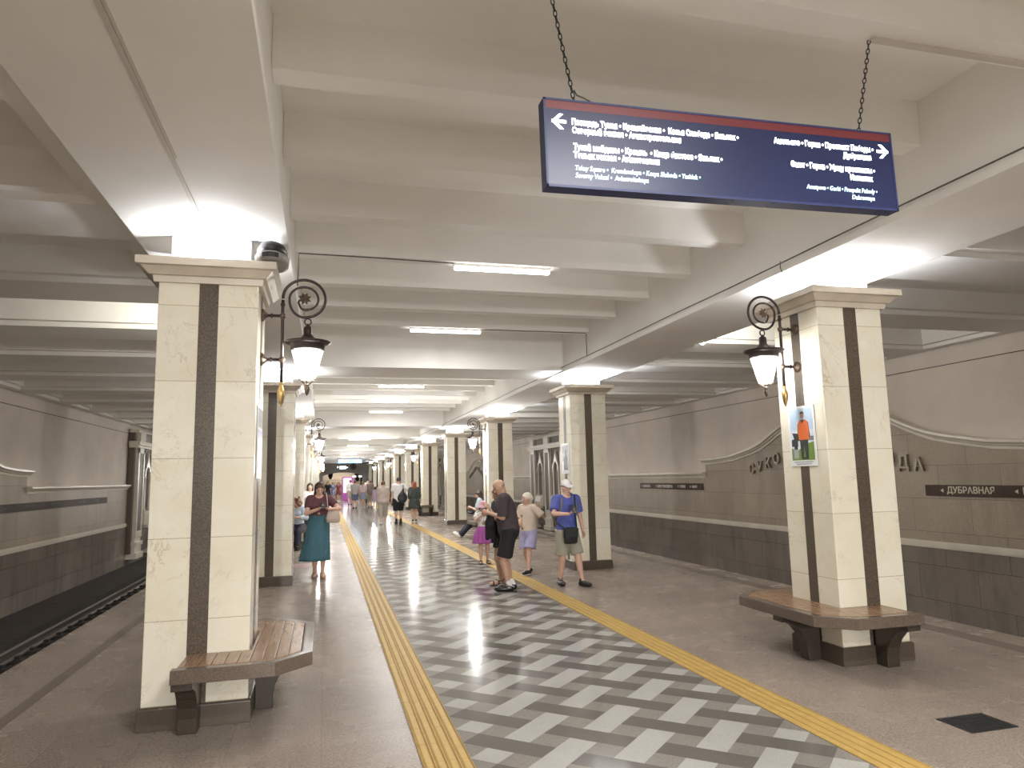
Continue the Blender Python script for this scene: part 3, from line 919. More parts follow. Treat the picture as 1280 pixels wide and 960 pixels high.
for s, u0, u1, v, sz, mt, sh in (
    ('Аметьево • Горки • Проспект Победы •', 1.246, 1.862, .322, .0415, 'sign_text', 0),
    ('Дубравная', 1.663, 1.840, .276, .0415, 'sign_text', 0),
    ('Әмәт • Горки • Җиңү проспекты •', 1.336, 1.861, .202, .0415, 'sign_text', 0),
    ('Имәнлек', 1.694, 1.836, .156, .0415, 'sign_text', 0),
    ('Ametyevo • Gorki • Prospekt Pobedy •', 1.418, 1.858, .088, .034, 'sign_cyan', .2),
    ('Dubravnaya', 1.692, 1.834, .049, .034, 'sign_cyan', .2)):
    text_obj('lettering', s, sz, M[mt], sg, (u0, -.0005, v), RT, 'LEFT', bold=.0016 if mt == 'sign_text' else .0004, extrude=.0006, shear=sh, width=u1-u0)
def chain(a, b_, label):
    a, b_ = V(a), V(b_)
    d = (b_ - a); L = d.length; d.normalize()
    n = int(L/.030); st = L/n
    m = MB()
    u = d.orthogonal().normalized(); w_ = d.cross(u)
    for i in range(n):
        c = a + d*(st*(i + .5)); s_ = u if i % 2 else w_
        m.tube([c + d*(st*.62*math.cos(2*PI*k/10)) + s_*(.0085*math.sin(2*PI*k/10)) for k in range(10)], .0030, 5, True)
    o = m.build('hanging_chain', M['dark_metal'])
    tag(o, label, 'chain', 'chains of the direction sign')
chain((1.040, 3.035, 4.081), (1.150, 3.035, 3.486), 'steel chain holding the left arrow end of the blue sign')
chain((2.915, 3.035, 4.081), (2.785, 3.035, 3.512), 'steel chain holding the right arrow end of the blue sign')
cd = MB().tube([(1.150, 3.04, 3.56), (1.165, 3.04, 3.535), (1.20, 3.04, 3.525), (1.245, 3.04, 3.505), (1.262, 3.04, 3.487)], .004, 6)
tag(cd.build('power_cord', M['cable']), 'short loose cord curling over the top left of the blue sign', 'cord')

# ================================================================ CEILING TUBES, CABLES
def tube_lamp(x, y, z, L, drop, label):
    r = empty('ceiling_tube_lamp', (x, y, z), label=label, cat='ceiling lamp', group='tube lamps down the ceiling')
    m = MB(); m.box((-L/2, -.032, 0), (L/2, .032, .034)); m.build('housing', M['white_plastic'], r, .006)
    rg = []
    m = MB(); m.prism([(-.036, .002), (.036, .002), (.034, -.020), (.020, -.036), (-.020, -.036), (-.034, -.020)], 'x', -L/2 + .004, L/2 - .004)
    m.build('diffuser', M['tube_glow'], r, .008)
    if drop > .01:
        for s in (-.35*L, .35*L): MB().cyl((s, 0, .03), (s, 0, .034 + drop), .006, n=6).build('hanger', M['grey_plastic'], r)
    return r
tubes = []
for x, y, z, L, lab in ((1.93, 7.585, 4.046, 1.12, 'nearest and largest glowing tube lamp, its cable running left'),
                        (1.85, 11.04, 4.046, 1.14, 'second tube lamp down the ceiling, dark housing visible above'),
                        (1.86, 17.95, 4.046, 1.14, 'third tube lamp, first of three beyond the deep cross beam'),
                        (1.86, 21.40, 4.046, 1.14, 'fourth tube lamp, middle of three beyond the deep cross beam'),
                        (2.05, 24.86, 4.046, 1.14, 'fifth tube lamp, last of three beyond the deep cross beam'),
                        (1.74, 37.4, 3.80, 1.10, 'upper of two tube lamps close together far down the hall'),
                        (1.76, 40.2, 3.59, 1.12, 'lower of two tube lamps close together far down the hall'),
                        (1.70, 54.0, 3.62, 1.10, 'last tiny tube lamp above the far display')):
    tubes.append((x, y, z, L)); tube_lamp(x, y, z, L, max(0, 4.08 - z - .034) if z < 4 and y != 40.2 and y != 54.0 else 0, lab)
m = MB(); m.tube([(1.36, 7.55, 4.072), (.6, 7.52, 4.074), (-.29, 7.50, 4.072), (-.298, 7.50, 3.72)], .006, 6)
tag(m.build('lamp_cable', M['cable']), 'thin cable from the nearest tube lamp to the left beam', 'cable')
m = MB(); m.tube([(2.43, 11.01, 4.075), (4.2, 11.01, 4.075), (4.232, 11.01, 4.06), (4.234, 11.01, 3.68)], .006, 6)
tag(m.build('lamp_cable', M['cable']), 'thin cable from the second tube lamp to the right beam', 'cable')
m = MB(); m.box((2.915, 3.0, 4.068), (4.236, 3.045, 4.080)); m.box((4.222, 3.0, 3.67), (4.238, 3.04, 4.08))
tag(m.build('cable_trunking', M['trunk']), 'pale trunking from the right sign chain down the beam side', 'cable trunking')
m = MB(); m.box((-.900, YB, 3.587), (-.876, 5.38, 3.5995)); m.box((-.868, YB, 3.591), (-.860, 4.3, 3.5995))
tag(m.build('cable_trunking', M['trunk']), 'pale trunking under the left beam leading to the nearest column', 'cable trunking')
m = MB(); m.tube([(4.214, y, 3.680 + .004*math.sin(y*1.7)) for y in [YB + .5*i for i in range(150)]], .0065, 6)
tag(m.build('beam_cable', M['cable']), 'dark cable lying along the right beam ledge', 'cable')
m = MB(); m.tube([(4.214, 5.72, 3.70), (4.210, 5.72, 3.64), (4.225, 5.72, 3.592), (4.33, 5.70, 3.50), (4.42, 5.66, 3.40)], .005, 6)
tag(m.build('drop_cable', M['cable']), 'thin cable dropping from the right beam onto the nearest right column', 'cable')

# ================================================================ LOUDSPEAKERS ON THE CORNICES, FLOODLIGHT
def speaker(loc, rz, label):
    r = empty('loudspeaker', loc, rz, label, 'loudspeaker', 'loudspeakers beside the beams')
    n = 20
    def ring(rx, ry, z): return [(rx*math.cos(2*PI*i/n), ry*math.sin(2*PI*i/n), z) for i in range(n)]
    m = MB(); m.loft([ring(.10, .19, .0), ring(.125, .225, .012), ring(.13, .235, .06), ring(.12, .225, .066), ring(.11, .21, .064)]); m.build('shell', M['grey_plastic'], r)
    m = MB(); m.loft([ring(.118, .222, .062), ring(.115, .215, .12), ring(.10, .19, .15), ring(.06, .14, .155)]); m.build('driver_cover', M['black'], r)
    m = MB()
    for i in range(9):
        a = -PI/2 - .42 + i*.105
        x, y = .131*math.cos(a), .236*math.sin(a)
        m.cbox((x, y, .034), (.008, .012, .036), Matrix.Rotation(a, 3, 'Z'))
    m.build('grille', M['black'], r)
    return r
speaker((-.42, 5.70, 3.378), 0, 'grey slotted loudspeaker on the cornice of the nearest left column')
r = empty('vent_grille', (5.392, 5.30, 3.605), label='small dark vent grille at the outer edge of the right beam', cat='vent')
MB().box((-.012, -.26, 0), (.012, .26, .07)).build('frame', M['dark_metal'], r)
m = MB()
for i in range(12): m.box((.010, -.24 + i*.042, .008), (.018, -.222 + i*.042, .062))
m.build('louvre', M['black'], r)
r = empty('floodlight', (5.415, 9.30, 3.62), label='small bright floodlight at the outer edge of the right beam', cat='floodlight')
MB().sphere((0, 0, 0), .034, 12, 8).build('bulb', M['spot_glow'], r)
MB().box((-.03, -.05, .03), (.02, .05, .06)).build('bracket', M['grey_plastic'], r)

# ================================================================ FLOOR HATCH, STICKER
r = empty('floor_hatch', (4.235, 4.045, 0), label='black square floor hatch cover near the right bench', cat='hatch')
MB().box((-.19, -.14, 0), (.19, .14, .006)).build('cover', M['dark_metal'], r)
m = MB()
for i in range(8): m.box((-.16, -.115 + i*.031, .006), (.16, -.103 + i*.031, .009))
m.build('tread', M['dark_metal'], r)
m = MB(); m.box((-.66, 15.1, 0), (-.24, 15.75, .0015))
tag(m.build('floor_sticker', mk('faded_red', (.34, .17, .14), .3, .15)), 'faded red sticker on the floor behind the teal skirt', 'sticker')

# ================================================================ FAR END: display, exit box, clock, kiosk, hanging lamps
r = empty('hanging_display', (2.07, 62.0, 3.12), label='distant bright blue and white hanging display under the ceiling', cat='display')
M['display_white'] = emit('display_white', (.92, .96, 1.0), 1.0); M['display_blue'] = emit('display_blue', (.22, .50, .95), .45)
MB().box((-1.03, 0, 0), (1.03, .1, .40)).build('housing', M['sign_frame'], r)
MB().box((-1.0, -.006, .36), (1.0, 0, .40)).build('top_band', M['black'], r)
MB().box((-.98, -.006, .03), (.98, 0, .355)).build('blue_screen', M['display_blue'], r)
m = MB(); m.box((-.95, -.012, .24), (-.1, -.004, .33)); m.box((.22, -.012, .24), (.9, -.004, .33)); m.box((-.85, -.012, .13), (-.2, -.004, .20)); m.box((.4, -.012, .12), (.92, -.004, .20)); m.build('white_lines', M['display_white'], r)
for s in (-.8, .8): MB().cyl((s, .05, .4), (s, .05, 1.0), .015, n=6).build('hanger', M['dark_metal'], r)
r = empty('exit_box', (1.55, 66.0, 2.66), label='small black hanging box with a white lit panel, far end', cat='lit sign')
MB().box((-.52, 0, 0), (.52, .12, .38)).build('housing', M['black'], r)
m = MB(); m.box((-.25, -.01, .07), (.30, 0, .32)); m.box((-.47, -.01, .17), (-.36, 0, .30)); m.box((.38, -.01, .15), (.45, 0, .24)); m.build('lit_panel', M['display_white'], r)
for s in (-.4, .4): MB().cyl((s, .06, .38), (s, .06, 1.4), .012, n=6).build('hanger', M['dark_metal'], r)
r = empty('wall_clock', (3.25, YE - .02, 3.30), label='round grey clock on the wall above the far arch', cat='clock')
MB().lathe([(.36, 0), (.38, .04), (.36, .08), (.33, .09)], (0, 0, 0), (0, -1, 0), 24).build('case', M['grey_plastic'], r)
MB().box((-.05, -.11, -.25), (.05, -.085, .27)).build('hand', M['black'], r)
r = empty('information_kiosk', (1.92, 62.95, 0), label='tall purple kiosk with a white lit panel at the far end', cat='kiosk')
M['purple'] = mk('kiosk_purple', (.30, .05, .27), .4, .05)
MB().box((-.46, 0, 0), (.46, .25, 2.0)).build('body', M['purple'], r, .02)
M['kiosk_panel'] = emit('kiosk_panel', (.80, .80, .90), .42)
MB().box((-.36, -.012, .66), (.30, 0, 1.88)).build('lit_panel', M['kiosk_panel'], r)
for x, z0, z1, lab in ((.70, 1.85, 2.6, 'dark hanging lantern in the arch left of the kiosk'), (3.95, 1.5, 2.62, 'dark branching chandelier in the arch right of the kiosk')):
    r = empty('hall_chandelier', (x, 92.0, z0), label=lab, cat='chandelier', group='hall chandeliers beyond the arch')
    h = z1 - z0
    MB().cyl((0, 0, h*.8), (0, 0, h + 2.0), .03, n=6).build('stem', M['bronze'], r)
    MB().lathe([(.05, 0), (.12, .05*h), (.26, .45*h), (.30, .8*h), (.34, h), (.1, h*1.02)], (0, 0, 0), n=12).build('body', M['bronze'], r)
    if x > 2:
        for i in range(6):
            a = 2*PI*i/6
            MB().tube([(0, 0, .2), (.35*math.cos(a), .35*math.sin(a), .1), (.5*math.cos(a), .5*math.sin(a), .55)], .04, 6).build('arm', M['bronze'], r)
            MB().sphere((.5*math.cos(a), .5*math.sin(a), .66), .07, 8, 6).build('candle_lamp', M['lantern_glass'], r)
# ================================================================ PEOPLE (smooth bodies grown from distance fields)
def n3(v):
    v = np.array(v, float); return v/(np.linalg.norm(v) + 1e-9)

class Field:
    def __init__(s, lo, hi, h):
        s.h = h; s.lo = np.array(lo, float)
        s.n = np.ceil((np.array(hi) - s.lo)/h).astype(int) + 2
        s.F = np.full(s.n, .25, np.float32)
    def grid(s, lo, hi):
        a = np.clip(np.floor((np.array(lo) - s.lo)/s.h).astype(int), 0, s.n - 1)
        b = np.clip(np.ceil((np.array(hi) - s.lo)/s.h).astype(int) + 1, 1, s.n)
        ax = [(s.lo[i] + s.h*np.arange(a[i], b[i])).astype(np.float32) for i in range(3)]
        return tuple(slice(a[i], b[i]) for i in range(3)), ax[0][:, None, None], ax[1][None, :, None], ax[2][None, None, :]
    def add(s, prim, k=.02, e=0.0):
        fn, lo, hi = prim
        mg = k + 2*s.h + e
        sl, X, Y, Z = s.grid(lo - mg, hi + mg)
        d = fn(X, Y, Z) - e; f = s.F[sl]
        if k > 0:
            g = np.maximum(k - np.abs(f - d), 0)/k
            s.F[sl] = np.minimum(f, d) - g*g*k*.25
        else: s.F[sl] = np.minimum(f, d)
    def sub(s, prim, k=.01):
        fn, lo, hi = prim
        mg = k + 2*s.h
        sl, X, Y, Z = s.grid(lo - mg, hi + mg)
        d = -fn(X, Y, Z); f = s.F[sl]
        g = np.maximum(k - np.abs(f - d), 0)/max(k, 1e-6)
        s.F[sl] = np.maximum(f, d) + g*g*k*.25
    def keep(s, p, nrm):
        """keep only the side that nrm points to"""
        nrm = n3(nrm)
        sl, X, Y, Z = s.grid(s.lo, s.lo + s.h*s.n)
        d = -((X - p[0])*nrm[0] + (Y - p[1])*nrm[1] + (Z - p[2])*nrm[2])
        s.F = np.maximum(s.F, d.astype(np.float32))
    def mesh(s):
        F = s.F
        F[0] = F[-1] = .25; F[:, 0] = F[:, -1] = .25; F[:, :, 0] = F[:, :, -1] = .25
        S = F < 0
        c = [(i, j, k) for i in (0, 1) for j in (0, 1) for k in (0, 1)]
        nx, ny, nz = F.shape
        cnt = sum(S[i:nx-1+i, j:ny-1+j, k:nz-1+k].astype(np.int8) for i, j, k in c)
        I, J, K = np.nonzero((cnt > 0) & (cnt < 8))
        idx = np.full((nx-1, ny-1, nz-1), -1, np.int32); idx[I, J, K] = np.arange(len(I))
        acc = np.zeros((len(I), 3)); num = np.zeros(len(I))
        vals = {q: F[I+q[0], J+q[1], K+q[2]] for q in c}
        for a in c:
            for ax in range(3):
                if a[ax]: continue
                b = tuple(1 if i == ax else a[i] for i in range(3))
                va, vb = vals[a], vals[b]
                cr = (va < 0) != (vb < 0)
                t = np.where(cr, va/np.where(cr, va - vb, 1), 0)
                p = np.tile(np.array(a, float), (len(I), 1)); p[:, ax] += t
                acc += p*cr[:, None]; num += cr
        P = s.lo + s.h*(np.stack([I, J, K], 1) + acc/num[:, None])
        fs = []
        for ax in range(3):
            u, v = [(1, 2), (2, 0), (0, 1)][ax]
            A = np.take(S, range(0, S.shape[ax]-1), ax); B = np.take(S, range(1, S.shape[ax]), ax)
            E = np.stack(np.nonzero(A != B), 1)
            E = E[(E[:, u] > 0) & (E[:, v] > 0)]
            du = np.zeros(3, int); du[u] = 1; dv = np.zeros(3, int); dv[v] = 1
            q = [E - du - dv, E - dv, E, E - du]
            q = np.stack([idx[x[:, 0], x[:, 1], x[:, 2]] for x in q], 1)
            flip = B[E[:, 0], E[:, 1], E[:, 2]]
            q[flip] = q[flip][:, ::-1]
            fs.append(q)
        fs = np.concatenate(fs); fs = fs[(fs >= 0).all(1)]
        return P, fs

def cone(a, b, ra, rb, cuta=False, cutb=False):
    a = np.array(a, float); b = np.array(b, float); d = b - a; L2 = max(d @ d, 1e-9); L = L2**.5
    def fn(X, Y, Z):
        px, py, pz = X - a[0], Y - a[1], Z - a[2]
        tt = (px*d[0] + py*d[1] + pz*d[2])/L2
        t = np.clip(tt, 0, 1)
        r = np.sqrt((px - t*d[0])**2 + (py - t*d[1])**2 + (pz - t*d[2])**2) - (ra + (rb - ra)*t)
        if cutb: r = np.maximum(r, (tt - 1)*L)
        if cuta: r = np.maximum(r, -tt*L)
        return r
    R = max(ra, rb)
    return fn, np.minimum(a, b) - R, np.maximum(a, b) + R

def ell(c, r, ax=None):
    c = np.array(c, float); r = np.array(r, float)
    A = np.eye(3) if ax is None else np.array([n3(v) for v in ax])
    def fn(X, Y, Z):
        x, y, z = X - c[0], Y - c[1], Z - c[2]
        q = [A[i][0]*x + A[i][1]*y + A[i][2]*z for i in range(3)]
        k0 = np.sqrt(sum((q[i]/r[i])**2 for i in range(3))); k1 = np.sqrt(sum((q[i]/r[i]**2)**2 for i in range(3)))
        return k0*(k0 - 1)/np.maximum(k1, 1e-6)
    ext = np.sqrt(sum((A[i]*r[i])**2 for i in range(3)))
    return fn, c - ext, c + ext

def ik(a, c, l1, l2, pole):
    a = np.array(a, float); c = np.array(c, float); d = c - a; D = np.linalg.norm(d)
    if D > (l1 + l2)*.998: c = a + d/D*(l1 + l2)*.998; d = c - a; D = np.linalg.norm(d)
    u = d/D
    x = (l1*l1 - l2*l2 + D*D)/(2*D); h = math.sqrt(max(l1*l1 - x*x, 0))
    p = np.array(pole, float); p = n3(p - u*(p @ u))
    return a + u*x + p*h, c

def field_obj(name, fld, mats, parent, patches=()):
    P, fs = fld.mesh()
    me = bpy.data.meshes.new(name)
    me.from_pydata(P.tolist(), [], fs.tolist())
    for m in (mats if isinstance(mats, (list, tuple)) else [mats]): me.materials.append(m)
    mi = np.zeros(len(fs), np.int32)
    if patches:
        C = P[fs].mean(1)
        for i, (fn, _, _) in patches:
            mi[fn(C[:, 0], C[:, 1], C[:, 2]) < 0] = i
    me.polygons.foreach_set('material_index', mi)
    me.polygons.foreach_set('use_smooth', np.ones(len(fs), bool))
    me.update()
    o = link(bpy.data.objects.new(name, me)); o.parent = parent
    return o

SK = {'fair': mk('skin_fair', (.60, .38, .29), .5, .05, 9), 'tan': mk('skin_tan', (.50, .30, .21), .5, .05, 9)}
M['lips'] = mk('lips', (.40, .16, .14), .45, .05); M['eye_dark'] = mk('eye_dark', (.035, .025, .02), .3, .05); M['brow'] = mk('brow', (.12, .075, .05), .7, .05)
def cloth(name, c, var=.10, rough=.85): return mk('cloth_' + name, c, rough, var, 14, bmp=.25, bscale=22)
def hairm(name, c): return mk('hair_' + name, c, .5, .25, 40, bmp=.3, bscale=90)
CL = {k: cloth(k, v) for k, v in dict(maroon=(.105, .040, .045), teal=(.050, .135, .175), charcoal=(.055, .040, .045), black=(.012, .012, .014), white=(.74, .72, .71), pink=(.72, .42, .48), tutu=(.38, .095, .36), cream=(.66, .55, .46), lilac=(.42, .40, .62), headscarf=(.70, .66, .55), blue=(.085, .105, .36), khaki=(.33, .31, .24), greige=(.47, .40, .36), stone=(.36, .32, .27), darkgreen=(.045, .062, .052), greytee=(.44, .43, .43), jeans=(.14, .17, .27), palepink=(.60, .47, .47), denim=(.27, .30, .39), cardigan=(.23, .19, .17), paleblue=(.52, .58, .66), navy=(.028, .028, .045), bluepat=(.20, .24, .40), red=(.22, .05, .06), greyblue=(.30, .36, .40), lilacdress=(.42, .33, .48)).items()}
HR = {k: hairm(k, v) for k, v in dict(brown=(.10, .05, .032), dark=(.028, .018, .015), red=(.32, .075, .028), curly=(.19, .095, .055), grey=(.22, .19, .16), stubble=(.34, .24, .18)).items()}
M['shoe_black'] = mk('shoe_black', (.014, .013, .013), .25, .1); M['shoe_white'] = mk('shoe_white', (.66, .62, .58), .5, .05); M['shoe_tan'] = mk('shoe_tan', (.34, .24, .16), .5, .1); M['sole_white'] = mk('sole_white', (.62, .60, .57), .6)
M['belt'] = mk('belt_leather', (.12, .055, .03), .4, .1)

def person(label, loc, heading, H, res=.009, fem=True, fat=1.0, lean=0, pelvis=None, feet=None, knee=(0, -1, 0), hands=None, poles=None, curl=.6, handdir=None, head=(0, 10),
           skin='fair', hair=('short', 'brown'), top=None, bottom=None, skirt=None, shoes=('shoe', 'shoe_black'), socks=None, hat=None, group=None, extra=None, smile=False):
    th = math.radians(heading)
    root = empty('person', loc, th, label, 'person', group)
    sH = H/1.75
    ln = math.radians(lean)
    u = np.array([0, -math.sin(ln), math.cos(ln)]); X = np.array([1., 0, 0]); fwd = n3(np.cross(u, X))*1.0
    if fwd[1] > 0: fwd = -fwd
    pc = np.array([0, 0, .53*H]) if pelvis is None else np.array(pelvis, float)
    shw = (.092 if fem else .106)*H
    sh = {'L': pc + u*.282*H + X*shw, 'R': pc + u*.282*H - X*shw}
    hip = {'L': pc + X*.052*H - np.array([0, 0, .03*H]), 'R': pc - X*.052*H - np.array([0, 0, .03*H])}
    nb = pc + u*.305*H
    yw, pt = math.radians(head[0]), math.radians(head[1])
    hf = n3([math.sin(yw)*math.cos(pt), -math.cos(yw)*math.cos(pt), -math.sin(pt)])
    hx = n3(np.cross([0, 0, 1], -hf)) ; hx = hx if hx[0] > 0 else -hx
    hu = n3(np.cross(hx, -hf)); hu = hu if hu[2] > 0 else -hu
    hs = sH*(1.0 if H > 1.5 else 1.0 + .22*(1.5 - H)/.5)
    hc = nb + u*.052*H + hu*.062*hs*1.05 + hf*.012*hs
    hp = lambda x, f, z: hc + (hx*x + hf*f + hu*z)*hs
    feet = feet or {'L': (.085*sH, 0, 0, 8), 'R': (-.085*sH, 0, 0, -8)}
    ank, kn, toe, fpl = {}, {}, {}, {}
    for q in 'LR':
        fx, fy, fz, fyaw = feet[q][:4]; fp = math.radians(feet[q][4]) if len(feet[q]) > 4 else 0
        a = np.array([fx, fy, fz + .045*H])
        kn[q], ank[q] = ik(hip[q], a, .245*H, .222*H, knee)
        y_ = math.radians(fyaw)
        toe[q] = n3([math.sin(y_)*math.cos(fp), -math.cos(y_)*math.cos(fp), -math.sin(fp)])
        sd = n3(np.cross(toe[q], [0, 0, 1])); fpl[q] = (toe[q], sd, n3(np.cross(sd, toe[q])))
    hands = hands or {'L': tuple(pc + X*.135*H + np.array([0, -.02, -.035*H])), 'R': tuple(pc - X*.135*H + np.array([0, -.02, -.035*H]))}
    poles = poles or {'L': (.5, 1, -.2), 'R': (-.5, 1, -.2)}
    el, wr = {}, {}
    for q in 'LR': el[q], wr[q] = ik(sh[q], hands[q], .165*H, .145*H, poles[q])
    lo = np.minimum.reduce([*ank.values(), *wr.values(), *sh.values(), hc, pc, *kn.values()]) - .22*sH - .04
    hi = np.maximum.reduce([*ank.values(), *wr.values(), *sh.values(), hc, pc, *kn.values()]) + .22*sH + .04
    lo[2] = max(lo[2], -.05)
    def torso(F, e=0.0, k=.05, part='all'):
        W = fat
        A = [X, fwd, u]
        if fem:
            if part != 'upper': F.add(ell(pc + u*.0, (.098*H*W + e, .072*H*W + e, .088*H + e), A), k)
            F.add(ell(pc + u*.105*H, (.074*H*W + e, .058*H*W + e, .10*H), A), k)
            F.add(ell(pc + u*.205*H, (.088*H*W + e, .060*H*W + e, .095*H + e), A), k)
            if H > 1.45:
                for s_ in (1, -1): F.add(ell(pc + u*.205*H + X*s_*.040*H + fwd*.040*H*W, (.038*H*W + e, .036*H*W + e, .038*H + e), A), .03)
        else:
            if part != 'upper': F.add(ell(pc, (.094*H*W + e, .074*H*W + e, .09*H + e), A), k)
            F.add(ell(pc + u*.10*H, (.086*H*W + e, .066*H*W + e, .10*H), A), k)
            F.add(ell(pc + u*.20*H, (.100*H*W + e, .068*H*W + e, .105*H + e), A), k)
        F.add(cone(sh['L']*.86 + sh['R']*.14, sh['R']*.86 + sh['L']*.14, .036*H + e, .036*H + e), k)
    gw = (W_ := fat**.6)
    def footprims(q, e):
        t, sd, up_ = fpl[q]; a = ank[q]
        return [ell(a + t*.048*H - up_*.020*H, (.080*H + e, .029*H + e, .024*H + e), (t, sd, up_)), cone(a, a - t*.018*H - up_*.02*H, .023*H + e, .024*H + e)]
    # ---- body
    F = Field(lo, hi, res)
    torso(F)
    for q in 'LR':
        s_ = 1 if q == 'L' else -1
        F.add(cone(hip[q], kn[q], .050*H*gw, .033*H*gw), .04)
        m_ = kn[q]*.68 + ank[q]*.32
        bk = n3(np.cross(n3(ank[q] - kn[q]), X)); bk = bk if bk[1] > 0 else -bk
        F.add(cone(kn[q], ank[q], .029*H*gw, .0185*H), .02)
        F.add(cone(kn[q]*.85 + ank[q]*.15 + bk*.008*H, kn[q]*.45 + ank[q]*.55 + bk*.006*H, .030*H*gw, .022*H), .03)
        for p in footprims(q, 0): F.add(p, .02)
        F.add(cone(sh[q], el[q], .029*H*gw, .0215*H*gw), .03)
        F.add(cone(el[q], wr[q], .0225*H*gw, .0145*H), .015)
        # hand
        d = n3(wr[q] - el[q])
        if handdir and q in handdir: d = n3(handdir[q][0]); nrm = n3(handdir[q][1])
        else: nrm = n3(np.cross(d, np.cross([-s_, -.3, 0], d)))
        nrm = n3(nrm - d*(nrm @ d)); sd = n3(np.cross(d, nrm))
        if (sd @ np.array([-s_, -1, .2])) < 0: sd = -sd
        hsz = sH*.95
        w0 = wr[q]
        F.add(ell(w0 + d*.05*hsz, (.055*hsz, .038*hsz, .017*hsz), (d, sd, nrm)), .014)
        for i, (off, L) in enumerate(((.030, .062), (.011, .070), (-.009, .065), (-.027, .050))):
            b0 = w0 + (d*(.088 if i in (1, 2) else .082) + sd*off)*hsz
            c1 = curl*(.8 + .12*i); d1 = d*math.cos(c1) + nrm*math.sin(c1); d2 = d*math.cos(c1*2.1) + nrm*math.sin(c1*2.1)
            b1 = b0 + d1*L*.55*hsz; b2 = b1 + d2*L*.5*hsz
            rr = max(.0088*hsz, res*.72)
            F.add(cone(b0 - d*.012*hsz, b1, rr, rr*.95), .005); F.add(cone(b1, b2, rr*.95, rr*.8), .003)
        b0 = w0 + (d*.028 + sd*.028)*hsz; td = n3(d*.75 + sd*.55 + nrm*.35); b1 = b0 + td*.042*hsz; b2 = b1 + n3(td + d*.4 + nrm*.3)*.03*hsz
        rr = max(.0098*hsz, res*.72)
        F.add(cone(b0, b1, rr*1.15, rr), .008); F.add(cone(b1, b2, rr, rr*.85), .003)
    # neck and head
    F.add(cone(nb - u*.02*H, hp(0, -.02, -.05), (.034 if fem else .039)*H*gw**.5, (.030 if fem else .035)*H), .03)
    F.add(ell(hp(0, -.012, .025), np.array((.075, .096, .092))*hs, (hx, hf, hu)), .02)
    F.add(cone(hp(0, .022, -.018), hp(0, .052, -.080), .064*hs, .033*hs), .03)
    for s_ in (1, -1):
        F.add(ell(hp(s_*.078, -.010, -.008), np.array((.010, .020, .032))*hs, (hx, hf, hu)), .008)
        F.sub(ell(hp(s_*.034, .100, .008), np.array((.020, .014, .012))*hs, (hx, hf, hu)), .012)
    F.add(cone(hp(0, .086, .008), hp(0, .106, -.028), .009*hs, .0135*hs), .012)
    F.add(ell(hp(0, .082, -.056), np.array((.022, .014, .010))*hs, (hx, hf, hu)), .008)
    pats = [(1, ell(hp(0, .094, -.057), np.array((.023, .022, .0085))*hs, (hx, hf, hu)))]
    for s_ in (1, -1):
        pats.append((2, ell(hp(s_*.034, .086, .006), np.array((.0125, .022, .006))*hs, (hx, hf, hu))))
        pats.append((3, ell(hp(s_*.035, .088, .028), np.array((.022, .03, .0055))*hs, (hx, hf, hu))))
    field_obj('body', F, [SK[skin], M['lips'], M['eye_dark'], M['brow']], root, pats)
    # ---- hair
    if hair and hair[0] != 'none':
        st_, hm = hair
        F = Field(hc - .5*hs, hc + .26*hs, res)
        if st_ == 'bald':
            F.add(ell(hp(0, -.018, .005), np.array((.0785, .090, .060))*hs, (hx, hf, hu)), 0)
            F.keep(hp(0, .012, 0), -hf); F.keep(hp(0, 0, .022), -hu); F.keep(hp(0, 0, -.06), hu)
        else:
            F.add(ell(hp(0, -.020, .034), np.array((.085, .102, .094))*hs, (hx, hf, hu)), .02)
            if st_ in ('long', 'bob', 'curly', 'bun'):
                Ld = {'long': .27, 'bob': .15, 'curly': .17, 'bun': .10}[st_]; wd = {'curly': .045}.get(st_, .030)
                for s_ in (1, -1):
                    F.add(cone(hp(s_*.062, -.015, .02), hp(s_*.075, -.01, -Ld*.8), .030*hs, wd*hs), .03)
                    F.add(cone(hp(s_*.035, -.07, .02), hp(s_*.045, -.075, -Ld), .045*hs, wd*1.1*hs), .04)
                if st_ == 'curly':
                    rg = random.Random(3)
                    for i in range(46):
                        a, z = rg.uniform(-2.4, 2.4), rg.uniform(-.13, .13)
                        F.add(ell(hp(.105*math.sin(a), -.02 - .105*math.cos(a), z), np.full(3, rg.uniform(.022, .036))*hs), .012)
                if st_ == 'bun': F.add(ell(hp(0, -.12, .06), np.full(3, .045)*hs), .01)
            fr = .052 if st_ in ('long', 'bob') else .06
            F.sub(ell(hp(0, .105, -.035), np.array((.064, .075, .095))*hs, (hx, hf, hu)), .015)
            if st_ in ('long', 'bob', 'curly'): F.sub(ell(hp(0, .06, -.16), np.array((.062, .09, .09))*hs, (hx, hf, hu)), .02)
            if st_ == 'short':
                F.keep(hp(0, 0, -.075), hu)
                for s_ in (1, -1): F.sub(ell(hp(s_*.08, .025, -.03), np.array((.02, .045, .05))*hs, (hx, hf, hu)), .01)
        field_obj('hair', F, HR[hm], root)
